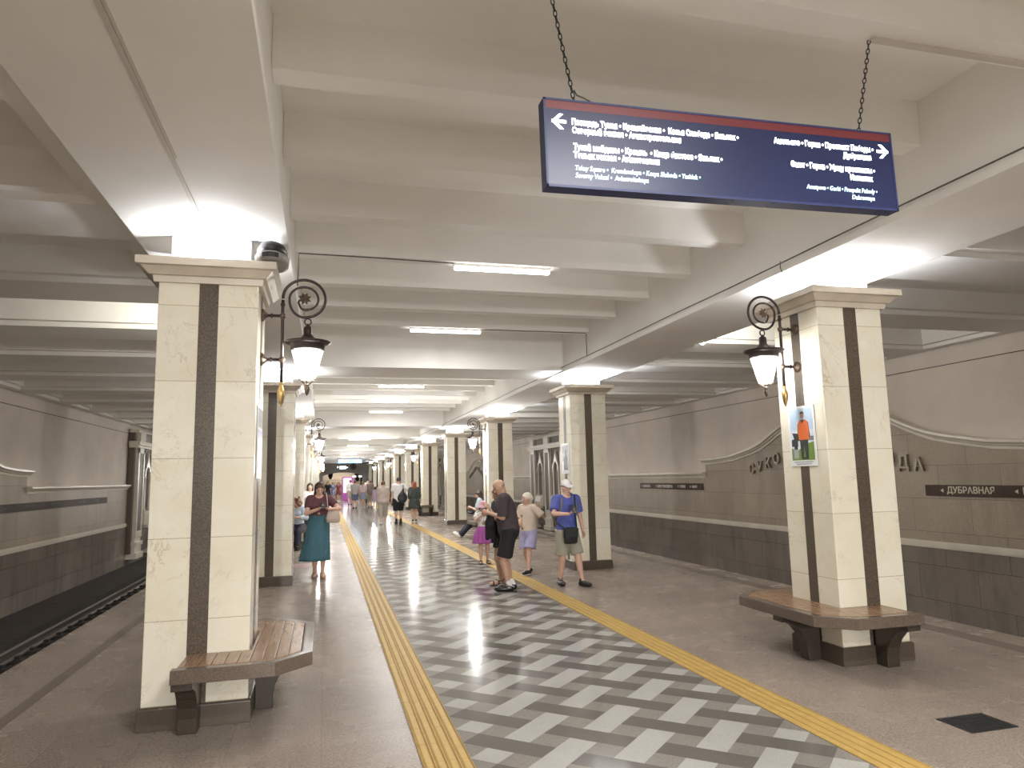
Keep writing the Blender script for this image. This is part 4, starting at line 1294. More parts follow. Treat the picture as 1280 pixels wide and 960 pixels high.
    # ---- top
    if top:
        F = Field(lo, hi, res)
        e = top.get('ease', .016)
        torso(F, e, .05, 'all' if top.get('hem', .1) < .02 else 'all')
        if top.get('boxy'):
            bx_ = top['boxy']
            F.add(ell(pc + u*(.10*H), (bx_[0], bx_[1], .22*H), [X, fwd, u]), .05)
        F.keep(pc + u*top.get('hem', -.03)*H, u)
        for q in 'LR':
            f_ = top.get('sleeve', .7); r0, r1 = .033*H*gw + e, .026*H*gw + e + top.get('cuff', .004)
            if f_ <= 1: F.add(cone(sh[q], sh[q]*(1 - f_) + el[q]*f_, r0, r1, cutb=True), .025)
            else:
                F.add(cone(sh[q], el[q], r0, r1), .025); g_ = f_ - 1
                F.add(cone(el[q], el[q]*(1 - g_) + wr[q]*g_, r1, .020*H + e*.6, cutb=True), .015)
        F.sub(cone(nb + u*.012*H + fwd*.012*H, hp(0, -.01, -.02), .044*H, .060*H), .008)
        o = field_obj('shirt', F, CL[top['mat']] if isinstance(top['mat'], str) else top['mat'], root)
        if top.get('label'): o['label'] = top['label']
        o.name = top.get('name', 'shirt')
    # ---- shorts / trousers
    if bottom:
        F = Field(lo, hi, res)
        e = bottom.get('ease', .016); f_ = bottom.get('len', .8)
        F.add(ell(pc, (.098*H*fat + e, .074*H*fat + e, .092*H + e), [X, fwd, u]), .04)
        for q in 'LR':
            if f_ <= 1: F.add(cone(hip[q], hip[q]*(1 - f_) + kn[q]*f_, .052*H*gw + e, .042*H*gw + e + bottom.get('flare', .01), cutb=True), .03)
            else:
                g_ = f_ - 1
                F.add(cone(hip[q], kn[q], .052*H*gw + e, .036*H*gw + e), .03)
                F.add(cone(kn[q], kn[q]*(1 - g_) + ank[q]*g_, .036*H*gw + e, .028*H*gw + e + bottom.get('flare', 0), cutb=True), .02)
        F.keep(pc + u*bottom.get('waist', .07)*H, -u)
        field_obj(bottom.get('name', 'shorts'), F, CL[bottom['mat']], root)
    # ---- skirt
    if skirt:
        n = 56
        m = MB(); rings = []
        rg = skirt['rings']; z_top = rg[0][0]; z_bot = rg[-1][0]
        def ring(z, rx, ry, cx, cy, off):
            t = (z_top - z)/max(z_top - z_bot, .01); am = skirt.get('fold', .05)*t
            out = []
            for i in range(n):
                a = 2*PI*i/n
                k = 1 + am*(math.cos(skirt.get('nf', 9)*a + 1.3) + .5*math.cos((skirt.get('nf', 9)*2 + 3)*a))
                out.append((cx + (rx*k - off)*math.cos(a), cy + (ry*k - off)*math.sin(a), z))
            return out
        fine = []
        for (z0, a0, b0, c0, d0), (z1, a1, b1, c1, d1) in zip(rg, rg[1:]):
            for i in range(6):
                t = i/6; fine.append((z0 + (z1-z0)*t, a0 + (a1-a0)*t, b0 + (b1-b0)*t, c0 + (c1-c0)*t, d0 + (d1-d0)*t))
        fine.append(rg[-1])
        rings = [ring(*q, 0) for q in fine] + [ring(*q, .006) for q in reversed(fine)]
        m.loft(rings, cap=False)
        m.build(skirt.get('name', 'skirt'), skirt['mat'] if not isinstance(skirt['mat'], str) else CL[skirt['mat']], root)
        if skirt.get('belt'):
            z, rx, ry = skirt['belt']
            m = MB(); m.loft([[((rx + o_)*math.cos(2*PI*i/40), (ry + o_)*math.sin(2*PI*i/40) + rg[0][4], zz) for i in range(40)] for zz, o_ in ((z, 0), (z, .006), (z + .036, .006), (z + .036, 0))], cap=False)
            m.build('belt', M['belt'], root)
            MB().cbox((0, -ry - .008 + rg[0][4], z + .018), (.03, .006, .03)).build('buckle', M['bronze_mid'], root)
    # ---- socks and shoes
    for q in 'LR':
        t, sd, up_ = fpl[q]; a = ank[q]
        if socks:
            F = Field(a - .2*H, a + .2*H, res)
            F.add(cone(a + (kn[q] - a)*.22*socks[1], a - t*.018*H - up_*.02*H, .0225*H, .0255*H, cuta=True), .01); field_obj('sock', F, CL[socks[0]], root)
        if shoes:
            F = Field(a - .14*H, a + .16*H, res*.9)
            pr = footprims(q, .007)
            st_ = shoes[0]
            if st_ == 'shoe':
                for p in pr: F.add(p, .02)
                F.keep(a + up_*(.010*H), -up_)
                F.keep(a - up_*.044*H, up_)
            else:
                F.add(ell(a + t*.046*H - up_*.040*H, (.084*H, .033*H, .007*H), (t, sd, up_)), .004)
                for tt in (.085, .03):
                    G = Field(F.lo, F.lo + F.h*(F.n - 2), F.h)
                    for p in footprims(q, .006): G.add(p, .02)
                    G.keep(a + t*(tt - .008)*H, t); G.keep(a + t*(tt + .008)*H, -t); G.keep(a - up_*.042*H, up_)
                    k_ = [min(x_, y_) for x_, y_ in zip(F.F.shape, G.F.shape)]
                    F.F[:k_[0], :k_[1], :k_[2]] = np.minimum(F.F[:k_[0], :k_[1], :k_[2]], G.F[:k_[0], :k_[1], :k_[2]])
                G = Field(F.lo, F.lo + F.h*(F.n - 2), F.h); G.add(cone(a, a, .024*H + .005, .024*H + .005), 0); G.keep(a - up_*.006*H, up_); G.keep(a + up_*.010*H, -up_)
                F.F = np.minimum(F.F, G.F[:F.F.shape[0], :F.F.shape[1], :F.F.shape[2]])
            so = field_obj('shoe' if st_ == 'shoe' else 'sandal', F, M[shoes[1]], root)
            if len(shoes) > 2:
                G = Field(a - .14*H, a + .16*H, res*.9)
                G.add(ell(a + t*.046*H - up_*.038*H, (.088*H, .036*H, .012*H), (t, sd, up_)), 0); G.keep(a - up_*.046*H, up_)
                field_obj('sole', G, M[shoes[2]], so)
    # ---- hats
    if hat:
        F = Field(hc - .22*hs, hc + .28*hs, res*.9)
        if hat[0] == 'cap':
            F.add(ell(hp(0, -.016, .052), np.array((.092, .110, .088))*hs, (hx, hf, hu)), 0)
            F.keep(hp(0, 0, .036), hu)
            G = Field(hc - .22*hs, hc + .28*hs, res*.9)
            G.add(ell(hp(0, .100, .050), np.array((.078, .080, .015))*hs, (hx, n3(hf - hu*.12), n3(hu + hf*.12))), 0)
            F.F = np.minimum(F.F, G.F)
        elif hat[0] == 'bucket':
            F.add(cone(hp(0, -.01, .14), hp(0, -.01, .05), .080*hs, .106*hs, True, True), 0)
            F.add(cone(hp(0, -.01, .052), hp(0, -.01, .006), .108*hs, .155*hs, True, True), .01)
            F.sub(cone(hp(0, -.01, .03), hp(0, -.01, -.02), .088*hs, .150*hs, True, True), .004)
        elif hat[0] == 'scarf':
            F.add(ell(hp(0, -.024, .046), np.array((.092, .112, .092))*hs, (hx, hf, hu)), .02)
            F.add(ell(hp(0, -.10, .0), np.array((.065, .06, .06))*hs, (hx, hf, hu)), .04)
            F.keep(hp(0, .06, .042), n3(hu*.8 - hf*.55))
        field_obj({'cap': 'cap', 'bucket': 'bucket_hat', 'scarf': 'headscarf'}[hat[0]], F, CL[hat[1]], root)
    R = Matrix.Rotation(th, 4, 'Z'); T = Matrix.Translation(loc)
    Wd = lambda p: (T @ R) @ V([float(c) for c in p])
    return dict(root=root, W=Wd, wr=wr, el=el, sh=sh, hp=hp, pc=pc, u=u, th=th, H=H, kn=kn, ank=ank)

def held(name, label, cat, P, c, rot=(0, 0, 0)):
    """an Empty placed at a point of a person's own frame"""
    w = P['W'](c)
    r = empty(name, w, 0, label, cat)
    r.rotation_euler = (rot[0], rot[1], rot[2] + P['th'])
    return r

def phone(P, c, rot, label):
    r = held('smartphone', label, 'phone', P, c, rot)
    MB().box((-.036, -.076, -.0045), (.036, .076, .0045)).build('case', M['black'], r, .004)
    MB().box((-.033, -.072, .0045), (.033, .072, .0052)).build('screen', M['screen'], r)
    return r
M['screen'] = mk('phone_screen', (.05, .055, .065), .1, .05)

# ---- woman in the teal skirt
P = person('woman in a maroon top and long teal skirt walking towards us, reading a phone', (-.09, 13.40, 0), 0, 1.70, .0075, True, 1.06, lean=2,
    feet={'L': (.075, -.10, 0, 6), 'R': (-.055, .07, .0, -4)}, hands={'R': (-.015, -.26, 1.205), 'L': (.165, -.25, 1.20)}, poles={'R': (-.7, .25, -.55), 'L': (.9, .2, -.4)},
    handdir={'R': ((.75, -.45, .35), (0, -.3, 1)), 'L': ((-.75, -.5, .3), (0, -.2, 1))}, curl=.5, head=(8, 28), hair=('long', 'brown'),
    top=dict(mat='maroon', sleeve=.62, hem=.10, name='polo_shirt'), skirt=dict(mat='teal', fold=.045, nf=7, rings=[(1.115, .150, .118, 0, 0), (1.03, .182, .142, 0, 0), (.90, .200, .162, -.01, 0), (.62, .228, .205, -.035, -.01), (.305, .268, .250, -.068, -.01)], belt=(1.105, .150, .118)),
    shoes=('sandal', 'shoe_tan'))
phone(P, (.075, -.335, 1.265), (.75, 0, .1), 'dark smartphone in the hands of the woman in teal')
r = held('sunglasses', 'sunglasses pushed up on the hair of the woman in teal', 'sunglasses', P, P['hp'](0, .03, .125), (-.5, 0, .1))
m = MB()
for s in (1, -1): m.lathe([(.026, -.004), (.028, 0), (.026, .004)], (s*.032, -.012, 0), (0, -.6, .8), 14)
m.tube([(-.008, -.012, 0), (.008, -.012, 0)], .003, 6)
for s in (1, -1): m.tube([(s*.058, -.012, 0), (s*.085, .03, -.02), (s*.088, .09, -.06)], .0028, 6)
m.build('frame', M['black'], r)
M['bag_beige'] = mk('bag_beige', (.50, .40, .34), .5, .06, 20)
r = held('shoulder_bag', 'beige slouchy bag on the shoulder of the woman in teal', 'bag', P, (.245, -.16, .955), (0, 0, .1))
m = MB()
def bagring(z, rx, ry, n=24): return [(rx*math.copysign(abs(math.cos(2*PI*i/n))**.7, math.cos(2*PI*i/n)), ry*math.copysign(abs(math.sin(2*PI*i/n))**.7, math.sin(2*PI*i/n)), z) for i in range(n)]
m.loft([bagring(0, .07, .03), bagring(.01, .115, .05), bagring(.08, .128, .062), bagring(.16, .105, .045), bagring(.205, .085, .022), bagring(.215, .08, .016)])
m.build('pouch', M['bag_beige'], r)
MB().tube([(-.085, 0, .20), (-.10, -.01, .33), (-.112, .03, .47), (-.115, .10, .53), (-.10, .19, .50), (-.02, .17, .36), (.06, .06, .22), (.08, 0, .20)], .009, 8).build('strap', M['bag_beige'], r)

# ---- bald man
P = person('bald man in a dark loose shirt and black shorts, his back half turned', (2.73, 10.66, 0), -104, 1.70, .0075, False, 1.10, lean=9,
    feet={'L': (.10, -.02, 0, 6), 'R': (-.09, .03, 0, -10)}, hands={'L': (.12, -.31, 1.17), 'R': (-.06, -.32, 1.15)}, poles={'L': (.35, .8, -.6), 'R': (-.4, .6, -.7)},
    head=(12, 34), skin='tan', hair=('bald', 'stubble'), top=dict(mat='charcoal', sleeve=.95, hem=-.02, ease=.026, cuff=.014, boxy=(.195, .155)), bottom=dict(mat='black', len=.86, ease=.024, flare=.012, waist=.02),
    socks=('white', 1.0), shoes=('shoe', 'shoe_black'))
phone(P, (.03, -.42, 1.21), (.5, 0, .2), 'phone in the hands of the bald man, mostly hidden by his arm')

# ---- woman behind him
P = person('person in black with brown hair half hidden behind the bald man', (2.765, 11.27, 0), -78, 1.55, .0085, True, 1.0, lean=4,
    feet={'L': (.07, -.06, 0, -10), 'R': (-.07, .05, 0, 0)}, hands={'L': (.05, -.24, 1.22), 'R': (-.10, -.24, .98)}, poles={'L': (.5, .2, -.9), 'R': (-.5, .4, -.7)}, head=(0, 22), skin='tan', hair=('bob', 'brown'),
    top=dict(mat='black', sleeve=.9, hem=-.05, ease=.02), bottom=dict(mat='black', len=.55, ease=.014), shoes=('sandal', 'shoe_black'))
r = held('black_jacket', 'black jacket hanging over the forearm beside the bald man', 'jacket', P, (.04, -.13, .74))
F = Field((-.25, -.25, -.12), (.25, .25, .48), .009)
F.add(ell((0, -.02, .36), (.13, .10, .05)), 0); F.add(ell((.02, -.09, .2), (.12, .05, .2)), .06); F.add(ell((.0, .07, .22), (.11, .045, .17)), .06); F.add(cone((-.04, -.10, .25), (-.05, -.12, .0), .05, .035), .05); F.add(cone((.08, -.1, .2), (.10, -.09, -.04), .04, .03), .04)
field_obj('cloth', F, CL['black'], r)

# ---- girl with the pink hat
M['tutu'] = mk('tutu_net', (.40, .10, .37), .8, .12, 30, bmp=.4, bscale=60)
def printed(name, c, c2, sc, thr):
    m, nt, b = new_mat(name); ob, vec = coords(nt)
    v = nd(nt, 'ShaderNodeTexVoronoi'); v.inputs['Scale'].default_value = sc; nt.links.new(vec, v.inputs['Vector'])
    nt.links.new(mix(nt, ramp(nt, v.outputs['Distance'], [(thr, 1.0), (thr + .04, 0.0)]), rgb(c), rgb(c2)), b.inputs['Base Color']); b.inputs['Roughness'].default_value = .85
    return m
M['heart_print'] = printed('white_with_red_print', (.74, .72, .70), (.35, .10, .13), 14, .16)
M['brown_print'] = printed('cream_with_brown_print', (.66, .55, .46), (.22, .13, .09), 8, .22)
M['green_print'] = printed('dark_green_print', (.040, .055, .046), (.30, .34, .30), 26, .20)
M['blue_print'] = printed('blue_white_print', (.13, .17, .34), (.60, .62, .68), 12, .33)
M['lilac_print'] = printed('lilac_print', (.42, .40, .62), (.20, .19, .33), 10, .16)
P = person('small girl in a pink bucket hat and purple tutu, hands at her mouth', (3.07, 14.05, .010), -8, 1.20, .0075, True, .95, lean=0,
    feet={'L': (.075, -.02, 0, 12), 'R': (-.06, -.03, 0, -6)}, hands={'R': (-.03, -.13, .955), 'L': (.055, -.13, .95)}, poles={'R': (-.9, -.1, -.6), 'L': (.9, -.1, -.5)}, handdir={'R': ((.25, -.3, .9), (0, .9, .2)), 'L': ((-.3, -.3, .9), (0, .9, .2))}, curl=.9,
    head=(0, 14), hair=('bob', 'brown'), hat=('bucket', 'pink'), top=dict(mat=M['heart_print'], sleeve=.75, hem=.07, ease=.018, name='tee_shirt'),
    skirt=dict(mat=M['tutu'], fold=.10, nf=13, rings=[(.735, .105, .085, 0, 0), (.66, .150, .13, 0, 0), (.54, .185, .165, 0, 0), (.40, .205, .185, 0, 0)]), shoes=('sandal', 'shoe_black'))

# ---- leaning woman on the third right bench
P = person('woman with dark hair sitting stretched out on the bench, long dark trousers', (4.36, 20.20, 0), -104, 1.66, .010, True, 1.0, lean=4, pelvis=(0, 0, .575),
    feet={'L': (.06, -.62, .0, 0, -35), 'R': (-.08, -.60, .0, -5, -35)}, knee=(0, -.3, 1), hands={'L': (.06, -.30, .86), 'R': (-.08, -.32, .84)}, poles={'L': (.6, .5, -.6), 'R': (-.6, .5, -.6)}, head=(0, 24), hair=('long', 'dark'),
    top=dict(mat='greyblue', sleeve=.9, hem=-.03, ease=.02), bottom=dict(mat='navy', len=1.92, ease=.022, flare=.02, name='trousers'), shoes=('shoe', 'shoe_white'))
phone(P, (-.01, -.42, .93), (.6, 0, 0), 'phone held by the seated dark haired woman')
r = held('black_bag', 'black bag lying on the lap of the seated dark haired woman', 'bag', P, (0, -.27, .665))
F = Field((-.3, -.2, -.06), (.3, .2, .2), .01); F.add(ell((0, 0, .045), (.17, .12, .055)), 0); F.add(ell((.03, -.08, .06), (.08, .06, .04)), .03); field_obj('pouch', F, mk('bag_black', (.014, .014, .016), .4), r)

# ---- girl with the headscarf
P = person('girl in a cream headscarf, cream top and lilac shorts, one hand raised', (3.50, 12.28, .010), -48, 1.40, .0075, True, 1.0, lean=2,
    feet={'L': (.06, -.13, 0, 0), 'R': (-.06, .10, .0, -5, 12)}, hands={'R': (-.05, -.20, .93), 'L': (.20, .02, 1.16)}, poles={'R': (-.6, .5, -.6), 'L': (.6, .35, -.9)}, handdir={'L': ((.2, -.25, .9), (-1, 0, .2))}, head=(-25, 4),
    hair=('none', 'brown'), hat=('scarf', 'headscarf'), top=dict(mat=M['brown_print'], sleeve=.85, hem=-.015, ease=.022, cuff=.012, boxy=(.150, .115), name='tee_shirt'),
    bottom=dict(mat='lilac', len=.78, ease=.024, flare=.022, waist=.03), shoes=('shoe', 'shoe_black', 'sole_white'))
r = held('peach_purse', 'round peach purse held by the girl in the headscarf', 'purse', P, (-.03, -.275, .885))
MB().sphere((0, 0, 0), (.075, .04, .062), 18, 12).build('pouch', mk('peach_leather', (.62, .40, .28), .5), r)
MB().tube([(-.06, 0, .03), (-.05, .02, .20), (.0, .06, .30), (.07, .10, .32)], .005, 6).build('strap', mk('peach_strap', (.5, .33, .25), .5), r)
r = held('paper_fan', 'white folded paper in the raised hand of the headscarf girl', 'paper', P, (.215, -.035, 1.275), (.3, .4, .3))
MB().box((-.03, -.003, -.02), (.055, .003, .085)).build('sheet', CL['white'], r)

# ---- man in the blue polo
P = person('man in a white cap and blue polo walking towards us with a phone', (3.68, 10.72, 0), 6, 1.64, .0075, False, 1.02, lean=1,
    feet={'R': (-.075, .14, 0, -8), 'L': (.185, -.12, 0, 14)}, hands={'R': (-.075, -.27, 1.115), 'L': (.285, .0, .815)}, poles={'R': (-1, .25, -.35), 'L': (.6, 1, -.1)}, handdir={'R': ((.6, -.6, .35), (.2, -.2, 1)), 'L': ((.1, -.2, -1), (-1, -.3, 0))},
    curl=.55, head=(4, 13), hair=('short', 'brown'), hat=('cap', 'white'), top=dict(mat='blue', sleeve=.78, hem=-.035, ease=.018, cuff=.01, name='polo_shirt'),
    bottom=dict(mat='khaki', len=.86, ease=.022, flare=.012, waist=.0), socks=('black', .6), shoes=('shoe', 'shoe_black'))
phone(P, (-.035, -.345, 1.195), (.95, 0, .1), 'black smartphone held up by the man in the blue polo')
M['bag_black2'] = mk('nylon_black', (.018, .022, .024), .45, .15, 20, bmp=.2)
r = held('crossbody_bag', 'black crossbody bag hanging in front of the man in blue', 'bag', P, (-.025, -.195, .66))
m = MB(); m.loft([bagring(0, .08, .02), bagring(.015, .105, .04), bagring(.12, .118, .052), bagring(.22, .112, .045), bagring(.25, .10, .03)]); m.build('pouch', M['bag_black2'], r)
m = MB(); m.prism([(-.10, .10), (.10, .10), (.112, .235), (-.112, .235)], 'y', -.058, -.03); m.build('flap', M['bag_black2'], r, .006)
MB().tube([(-.105, .0, .24), (-.155, .09, .30), (-.165, .20, .34), (-.12, .33, .55), (.02, .34, .72), (.125, .22, .765), (.135, .11, .72), (.125, .055, .60), (.115, .045, .45), (.11, .01, .25)], .010, 8).build('strap', M['bag_black2'], r)
M['olive'] = mk('olive_canvas', (.20, .19, .14), .8, .1, 20)
r = held('backpack', 'olive backpack with straps on the man in blue', 'backpack', P, (0, .19, .95))
F = Field((-.25, -.2, -.1), (.25, .25, .55), .009); F.add(ell((0, .05, .2), (.15, .10, .24)), 0); F.add(ell((0, .12, .12), (.11, .06, .12)), .04); field_obj('pack', F, M['olive'], r)
for s in (1, -1): MB().tube([(s*.10, -.02, .36), (s*.105, -.11, .425), (s*.108, -.20, .435), (s*.112, -.275, .39), (s*.128, -.30, .30), (s*.150, -.27, .18), (s*.165, -.18, .10), (s*.13, -.04, .06)], .014, 8).build('strap', M['olive'], r)

# ---- three friends walking away
G3 = 'group of three walking away'
P = person('woman in greige top and trousers walking away, left of the white shirted man', (2.17, 27.8, 0), 174, 1.66, .012, True, 1.22, feet={'L': (.08, .14, .0, 0, 25), 'R': (-.08, -.1, 0, 0)}, head=(0, 5), hair=('short', 'brown'), group=None,
    top=dict(mat='greige', sleeve=.8, hem=-.03, ease=.03), bottom=dict(mat='stone', len=1.45, ease=.02, name='trousers'), shoes=('shoe', 'shoe_white'))
P = person('man in a white shirt and black shorts walking away with an arm out', (2.77, 27.85, 0), 182, 1.79, .012, False, .98, feet={'L': (.09, .0, 0, 4), 'R': (-.09, -.04, 0, -4)}, hands={'R': (-.50, -.05, 1.42), 'L': (.27, -.05, .86)}, poles={'R': (0, .5, -1), 'L': (.5, 1, -.2)}, head=(0, 4), hair=('short', 'dark'),
    top=dict(mat='white', sleeve=.7, hem=-.06, ease=.03, boxy=(.19, .135)), bottom=dict(mat='black', len=.88, ease=.026), socks=('black', 1.4), shoes=('shoe', 'shoe_black'))
r = held('sling_bag', 'black triangular sling bag on the back of the white shirted man', 'bag', P, (-.12, .15, .82))
F = Field((-.3, -.2, -.1), (.3, .25, .6), .012); F.add(ell((0, .05, .17), (.19, .08, .20)), 0); F.add(cone((.02, .05, .3), (-.03, .03, .50), .09, .03), .06); field_obj('pouch', F, M['bag_black2'], r)
MB().tube([(-.03, .02, .50), (-.04, -.02, .64), (-.03, -.12, .68), (.02, -.26, .60)], .014, 6).build('strap', M['bag_black2'], r)
P = person('red-haired woman in a dark green patterned dress walking away', (3.36, 27.75, .010), 184, 1.60, .012, True, 1.12, feet={'L': (.08, .13, .0, 0, 25), 'R': (-.08, -.08, 0, 0)}, head=(0, 4), hair=('bob', 'red'),
    top=dict(mat=M['green_print'], sleeve=1.5, hem=.05, ease=.026, name='dress_bodice'), skirt=dict(mat=M['green_print'], fold=.06, nf=10, rings=[(.97, .150, .12, 0, 0), (.88, .195, .16, 0, 0), (.56, .235, .20, 0, 0)], name='dress_skirt'), socks=('black', .9), shoes=('shoe', 'shoe_white'))

# ---- waiting by the third left column
P = person('curly haired person in a pale shirt sitting on the left bench', (-.64, 19.22, 0), -12, 1.62, .011, True, 1.0, lean=14, pelvis=(0, 0, .575), feet={'L': (.10, -.42, 0, 8), 'R': (-.10, -.40, 0, -8)}, knee=(0, -1, .7), hands={'L': (.06, -.36, .80), 'R': (-.06, -.36, .80)}, poles={'L': (.8, .3, -.5), 'R': (-.8, .3, -.5)}, head=(-25, 26), hair=('curly', 'curly'),
    top=dict(mat='paleblue', sleeve=1.7, hem=-.02, ease=.022), bottom=dict(mat='navy', len=1.9, ease=.022, flare=.015, name='trousers'), shoes=('shoe', 'shoe_black'))
P = person('dark haired woman in a white top standing behind the left bench', (-.40, 21.3, 0), 4, 1.66, .012, True, 1.0, head=(0, 6), hair=('bob', 'dark'), top=dict(mat='white', sleeve=.6, hem=.03, ease=.016), bottom=dict(mat='black', len=1.9, ease=.02, name='trousers'), shoes=('shoe', 'shoe_black'))

# ---- strollers farther down the hall
for lab, loc, hd, H, fem, fat, hr, tp, bt, sk in (
    ('man in a grey tee and jeans shorts walking away in the middle distance', (1.80, 44.7), 182, 1.70, False, 1.1, ('short', 'brown'), dict(mat='greytee', sleeve=.75, hem=-.04, ease=.03), dict(mat='jeans', len=.85, ease=.025), None),
    ('woman in a pale pink top and denim skirt walking away', (2.28, 44.5), 178, 1.62, True, 1.12, ('short', 'grey'), dict(mat='palepink', sleeve=.8, hem=.05, ease=.02), None, 'denim'),
    ('person in a brown cardigan just right of the denim skirt', (2.74, 45.3), 184, 1.69, True, 1.1, ('short', 'grey'), dict(mat='cardigan', sleeve=1.6, hem=-.10, ease=.03), dict(mat='stone', len=1.3, ease=.02, name='trousers'), None),
    ('man in a white tee left of and beyond the grey tee man', (1.74, 51.5), 180, 1.74, False, 1.0, ('short', 'brown'), dict(mat='white', sleeve=.75, hem=-.04, ease=.025), dict(mat='stone', len=.9, ease=.025), None),
    ('dark haired man whose head shows above the brown cardigan', (2.86, 50.0), 180, 1.78, False, 1.0, ('short', 'dark'), dict(mat='greige', sleeve=.75, hem=-.04, ease=.025), dict(mat='black', len=1.9, ease=.02, name='trousers'), None),
    ('child in a lilac dress left of the greige woman', (2.95, 43.5), 180, 1.30, True, 1.0, ('bun', 'brown'), dict(mat='lilacdress', sleeve=.5, hem=.05, ease=.016), None, 'lilacdress'),
    ('tiny distant figure with dark hair and a black top by the left columns', (.25, 58.0), 0, 1.66, True, 1.05, ('short', 'dark'), dict(mat='black', sleeve=.75, hem=-.04, ease=.02), dict(mat='navy', len=1.9, ease=.02, name='trousers'), None),
    ('tiny distant woman in a blue and white patterned dress', (.66, 59.5), 0, 1.60, True, 1.15, ('bob', 'brown'), dict(mat=M['blue_print'], sleeve=.7, hem=.05, ease=.02), None, M['blue_print']),
    ('tiny distant woman in a red dress left of the purple kiosk', (1.10, 60.0), 20, 1.62, True, 1.0, ('bun', 'curly'), dict(mat='red', sleeve=.6, hem=.05, ease=.02), None, 'red')):
    s_ = None
    if sk: s_ = dict(mat=sk, fold=.05, nf=8, rings=[(.60*H, .088*H*fat + .01, .07*H*fat + .01, 0, 0), (.53*H, .108*H*fat, .086*H*fat, 0, 0), (.33*H, .122*H*fat, .10*H*fat, 0, 0)])
    person(lab, (loc[0], loc[1], 0), hd, H, .018, fem, fat, feet={'L': (.085, .10, 0, 0), 'R': (-.085, -.10, 0, 0)}, head=(0, 4), hair=hr, top=tp, bottom=bt, skirt=s_, shoes=('shoe', 'shoe_black' if H > 1.65 else 'shoe_white'))
# ================================================================ LIGHT
def area(loc, rot, sx, sy, power, col=(1, 1, 1), spread=PI):
    l = bpy.data.lights.new('lamp_or_fill_light', 'AREA'); l.shape = 'RECTANGLE'; l.size = sx; l.size_y = sy; l.energy = power; l.color = col; l.spread = spread
    o = link(bpy.data.objects.new('lamp_or_fill_light', l)); o.location = loc; o.rotation_euler = rot
    return o
def point(loc, r, power, col):
    l = bpy.data.lights.new('lantern_or_fill_light', 'POINT'); l.energy = power; l.shadow_soft_size = r; l.color = col
    o = link(bpy.data.objects.new('lantern_or_fill_light', l)); o.location = loc
    return o
UP = (.92, .95, 1.0); WARM = (1.0, .985, .955); TUBE = (1.0, .985, .965)
for side, cx, y0 in (('left', LX, LY), ('right', RX, RY)):
    for k in range(-2, 11):
        cy = y0 + HY + PIT*k
        s = 1 if side == 'left' else -1
        if k < -1: continue
        area((cx, cy - HY - .02, 3.40), (PI, 0, 0), .20, .05, P_UP*1.5, UP)
        if not (side == 'left' and k == 0):
            area((cx + s*(HX + .02), cy, 3.40), (PI, 0, 0), .05, .20, P_UP*.8, UP)
        if k < 4:
            area((cx, cy + HY + .02, 3.40), (PI, 0, 0), .20, .05, P_UP, UP)
            area((cx - s*(HX + .02), cy, 3.40), (PI, 0, 0), .06, .42, P_UP*((0.0 if k < 1 else .25) if side == 'left' else 2.2), UP)
    for k in (-2, 0, 2, 4, 6, 8):
        cy = y0 + HY + PIT*k
        s = 1 if side == 'left' else -1
        c = (cx + s*(HX + .365), cy, 2.65)
        if k >= 0: point(c, .055, P_LAN*(.62 if k >= 4 else .42 if k >= 2 else .040), WARM)
        else:  # unseen, no lantern built: forward spot added to light the column fronts
            o = point(c, .055, P_LAN, WARM); o.data.type = 'SPOT'
            l = bpy.data.lights.new('lantern_or_fill_light', 'SPOT'); l.energy = P_LAN*2.9; l.spot_size = .72; l.spot_blend = .35; l.shadow_soft_size = .055; l.color = WARM
            o.data = l; o.rotation_euler = (V((0, 1, -.25))).to_track_quat('-Z', 'Y').to_euler()
for x, y, z, L in tubes:
    area((x, y, z - .045), (0, 0, 0), L, .06, P_TUBE*.8, TUBE)
for y in (.68, -2.8, -6.2, 14.5, 28.3, 31.8, 45.4, 52.4, 58.9, 66, 73, 80):  # unseen tubes without fixtures, added to brighten the far hall and near ceiling
    area((1.9, y, 4.0), (0, 0, 0), 1.14, .06, P_TUBE*(3.4 if y < 1 else 1.0), TUBE)
def spot(loc, target, power, size=1.9, col=(1.0, .95, .82)):
    l = bpy.data.lights.new('flood_light', 'SPOT'); l.energy = power; l.spot_size = size; l.spot_blend = .6; l.shadow_soft_size = .04; l.color = col
    o = link(bpy.data.objects.new('flood_light', l)); o.location = loc
    o.rotation_euler = (V(target) - V(loc)).to_track_quat('-Z', 'Y').to_euler()
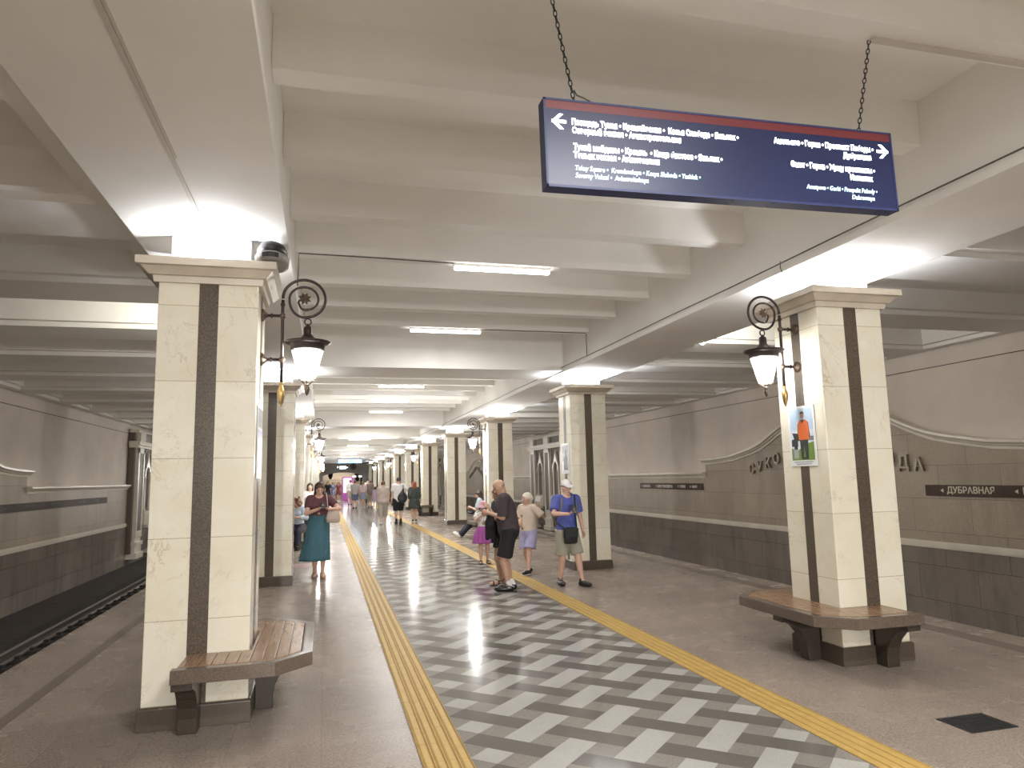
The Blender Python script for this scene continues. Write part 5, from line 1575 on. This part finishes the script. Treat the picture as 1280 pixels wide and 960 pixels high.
spot((5.46, 9.26, 3.64), (7.2, 10.3, 3.98), P_SPOT)
spot((-1.53, 9.26, 3.66), (-3.2, 10.3, 3.98), P_SPOT)
# fill lights without fixtures, added on the track side of the long beams, one to a bay
for side, x, y0, s in (('left', -1.47, LY, -1), ('right', 5.415, RY, 1)):
    for k in range(-2, 9):
        area((x, y0 + HY + PIT*(k + .5), 3.69), (0, s*-1.05, 0), .12, .5, P_SIDE_FILL*(.5 if s < 0 else 1.0), TUBE)
# added fill light over the hall beyond the arch, no fixture
area((1.9, 96, 4.3), (0, 0, 0), 4, 4, 150, TUBE)

w_ = bpy.data.worlds.new('world'); w_.use_nodes = True
w_.node_tree.nodes['Background'].inputs[0].default_value = (.9, .85, .8, 1); w_.node_tree.nodes['Background'].inputs[1].default_value = .02
SC.world = w_

# ================================================================ CAMERA
F, YAW, PITCH, ROLL, HC = 885.01, .2594, .1303, -.0218, 1.70
cy_, sy_, cp_, sp_ = math.cos(YAW), math.sin(YAW), math.cos(PITCH), math.sin(PITCH)
fw = V((sy_*cp_, cy_*cp_, sp_)); rt = V((cy_, -sy_, 0)); up = rt.cross(fw)
c_, s_ = math.cos(ROLL), math.sin(ROLL)
r2 = c_*rt + s_*up; u2 = -s_*rt + c_*up
cd_ = bpy.data.cameras.new('camera'); cd_.sensor_width = 36; cd_.lens = 36*F/1280; cd_.clip_start = .05; cd_.clip_end = 300
cam = link(bpy.data.objects.new('camera', cd_))
mw = Matrix.Identity(4)
for i in range(3): mw[i][0], mw[i][1], mw[i][2] = r2[i], u2[i], -fw[i]
mw.translation = (0, 0, HC)
cam.matrix_world = mw
SC.camera = cam
vs_ = SC.view_settings
vs_.view_transform = 'Standard'; vs_.look = 'None'; vs_.gamma = 1; vs_.use_curve_mapping = False; vs_.exposure = EXPO
try:
    SC.cycles.use_denoising = True; SC.cycles.sample_clamp_indirect = 4; SC.cycles.max_bounces = 10; SC.cycles.diffuse_bounces = 6; SC.cycles.use_light_tree = True; SC.cycles.use_adaptive_sampling = False
except Exception: pass
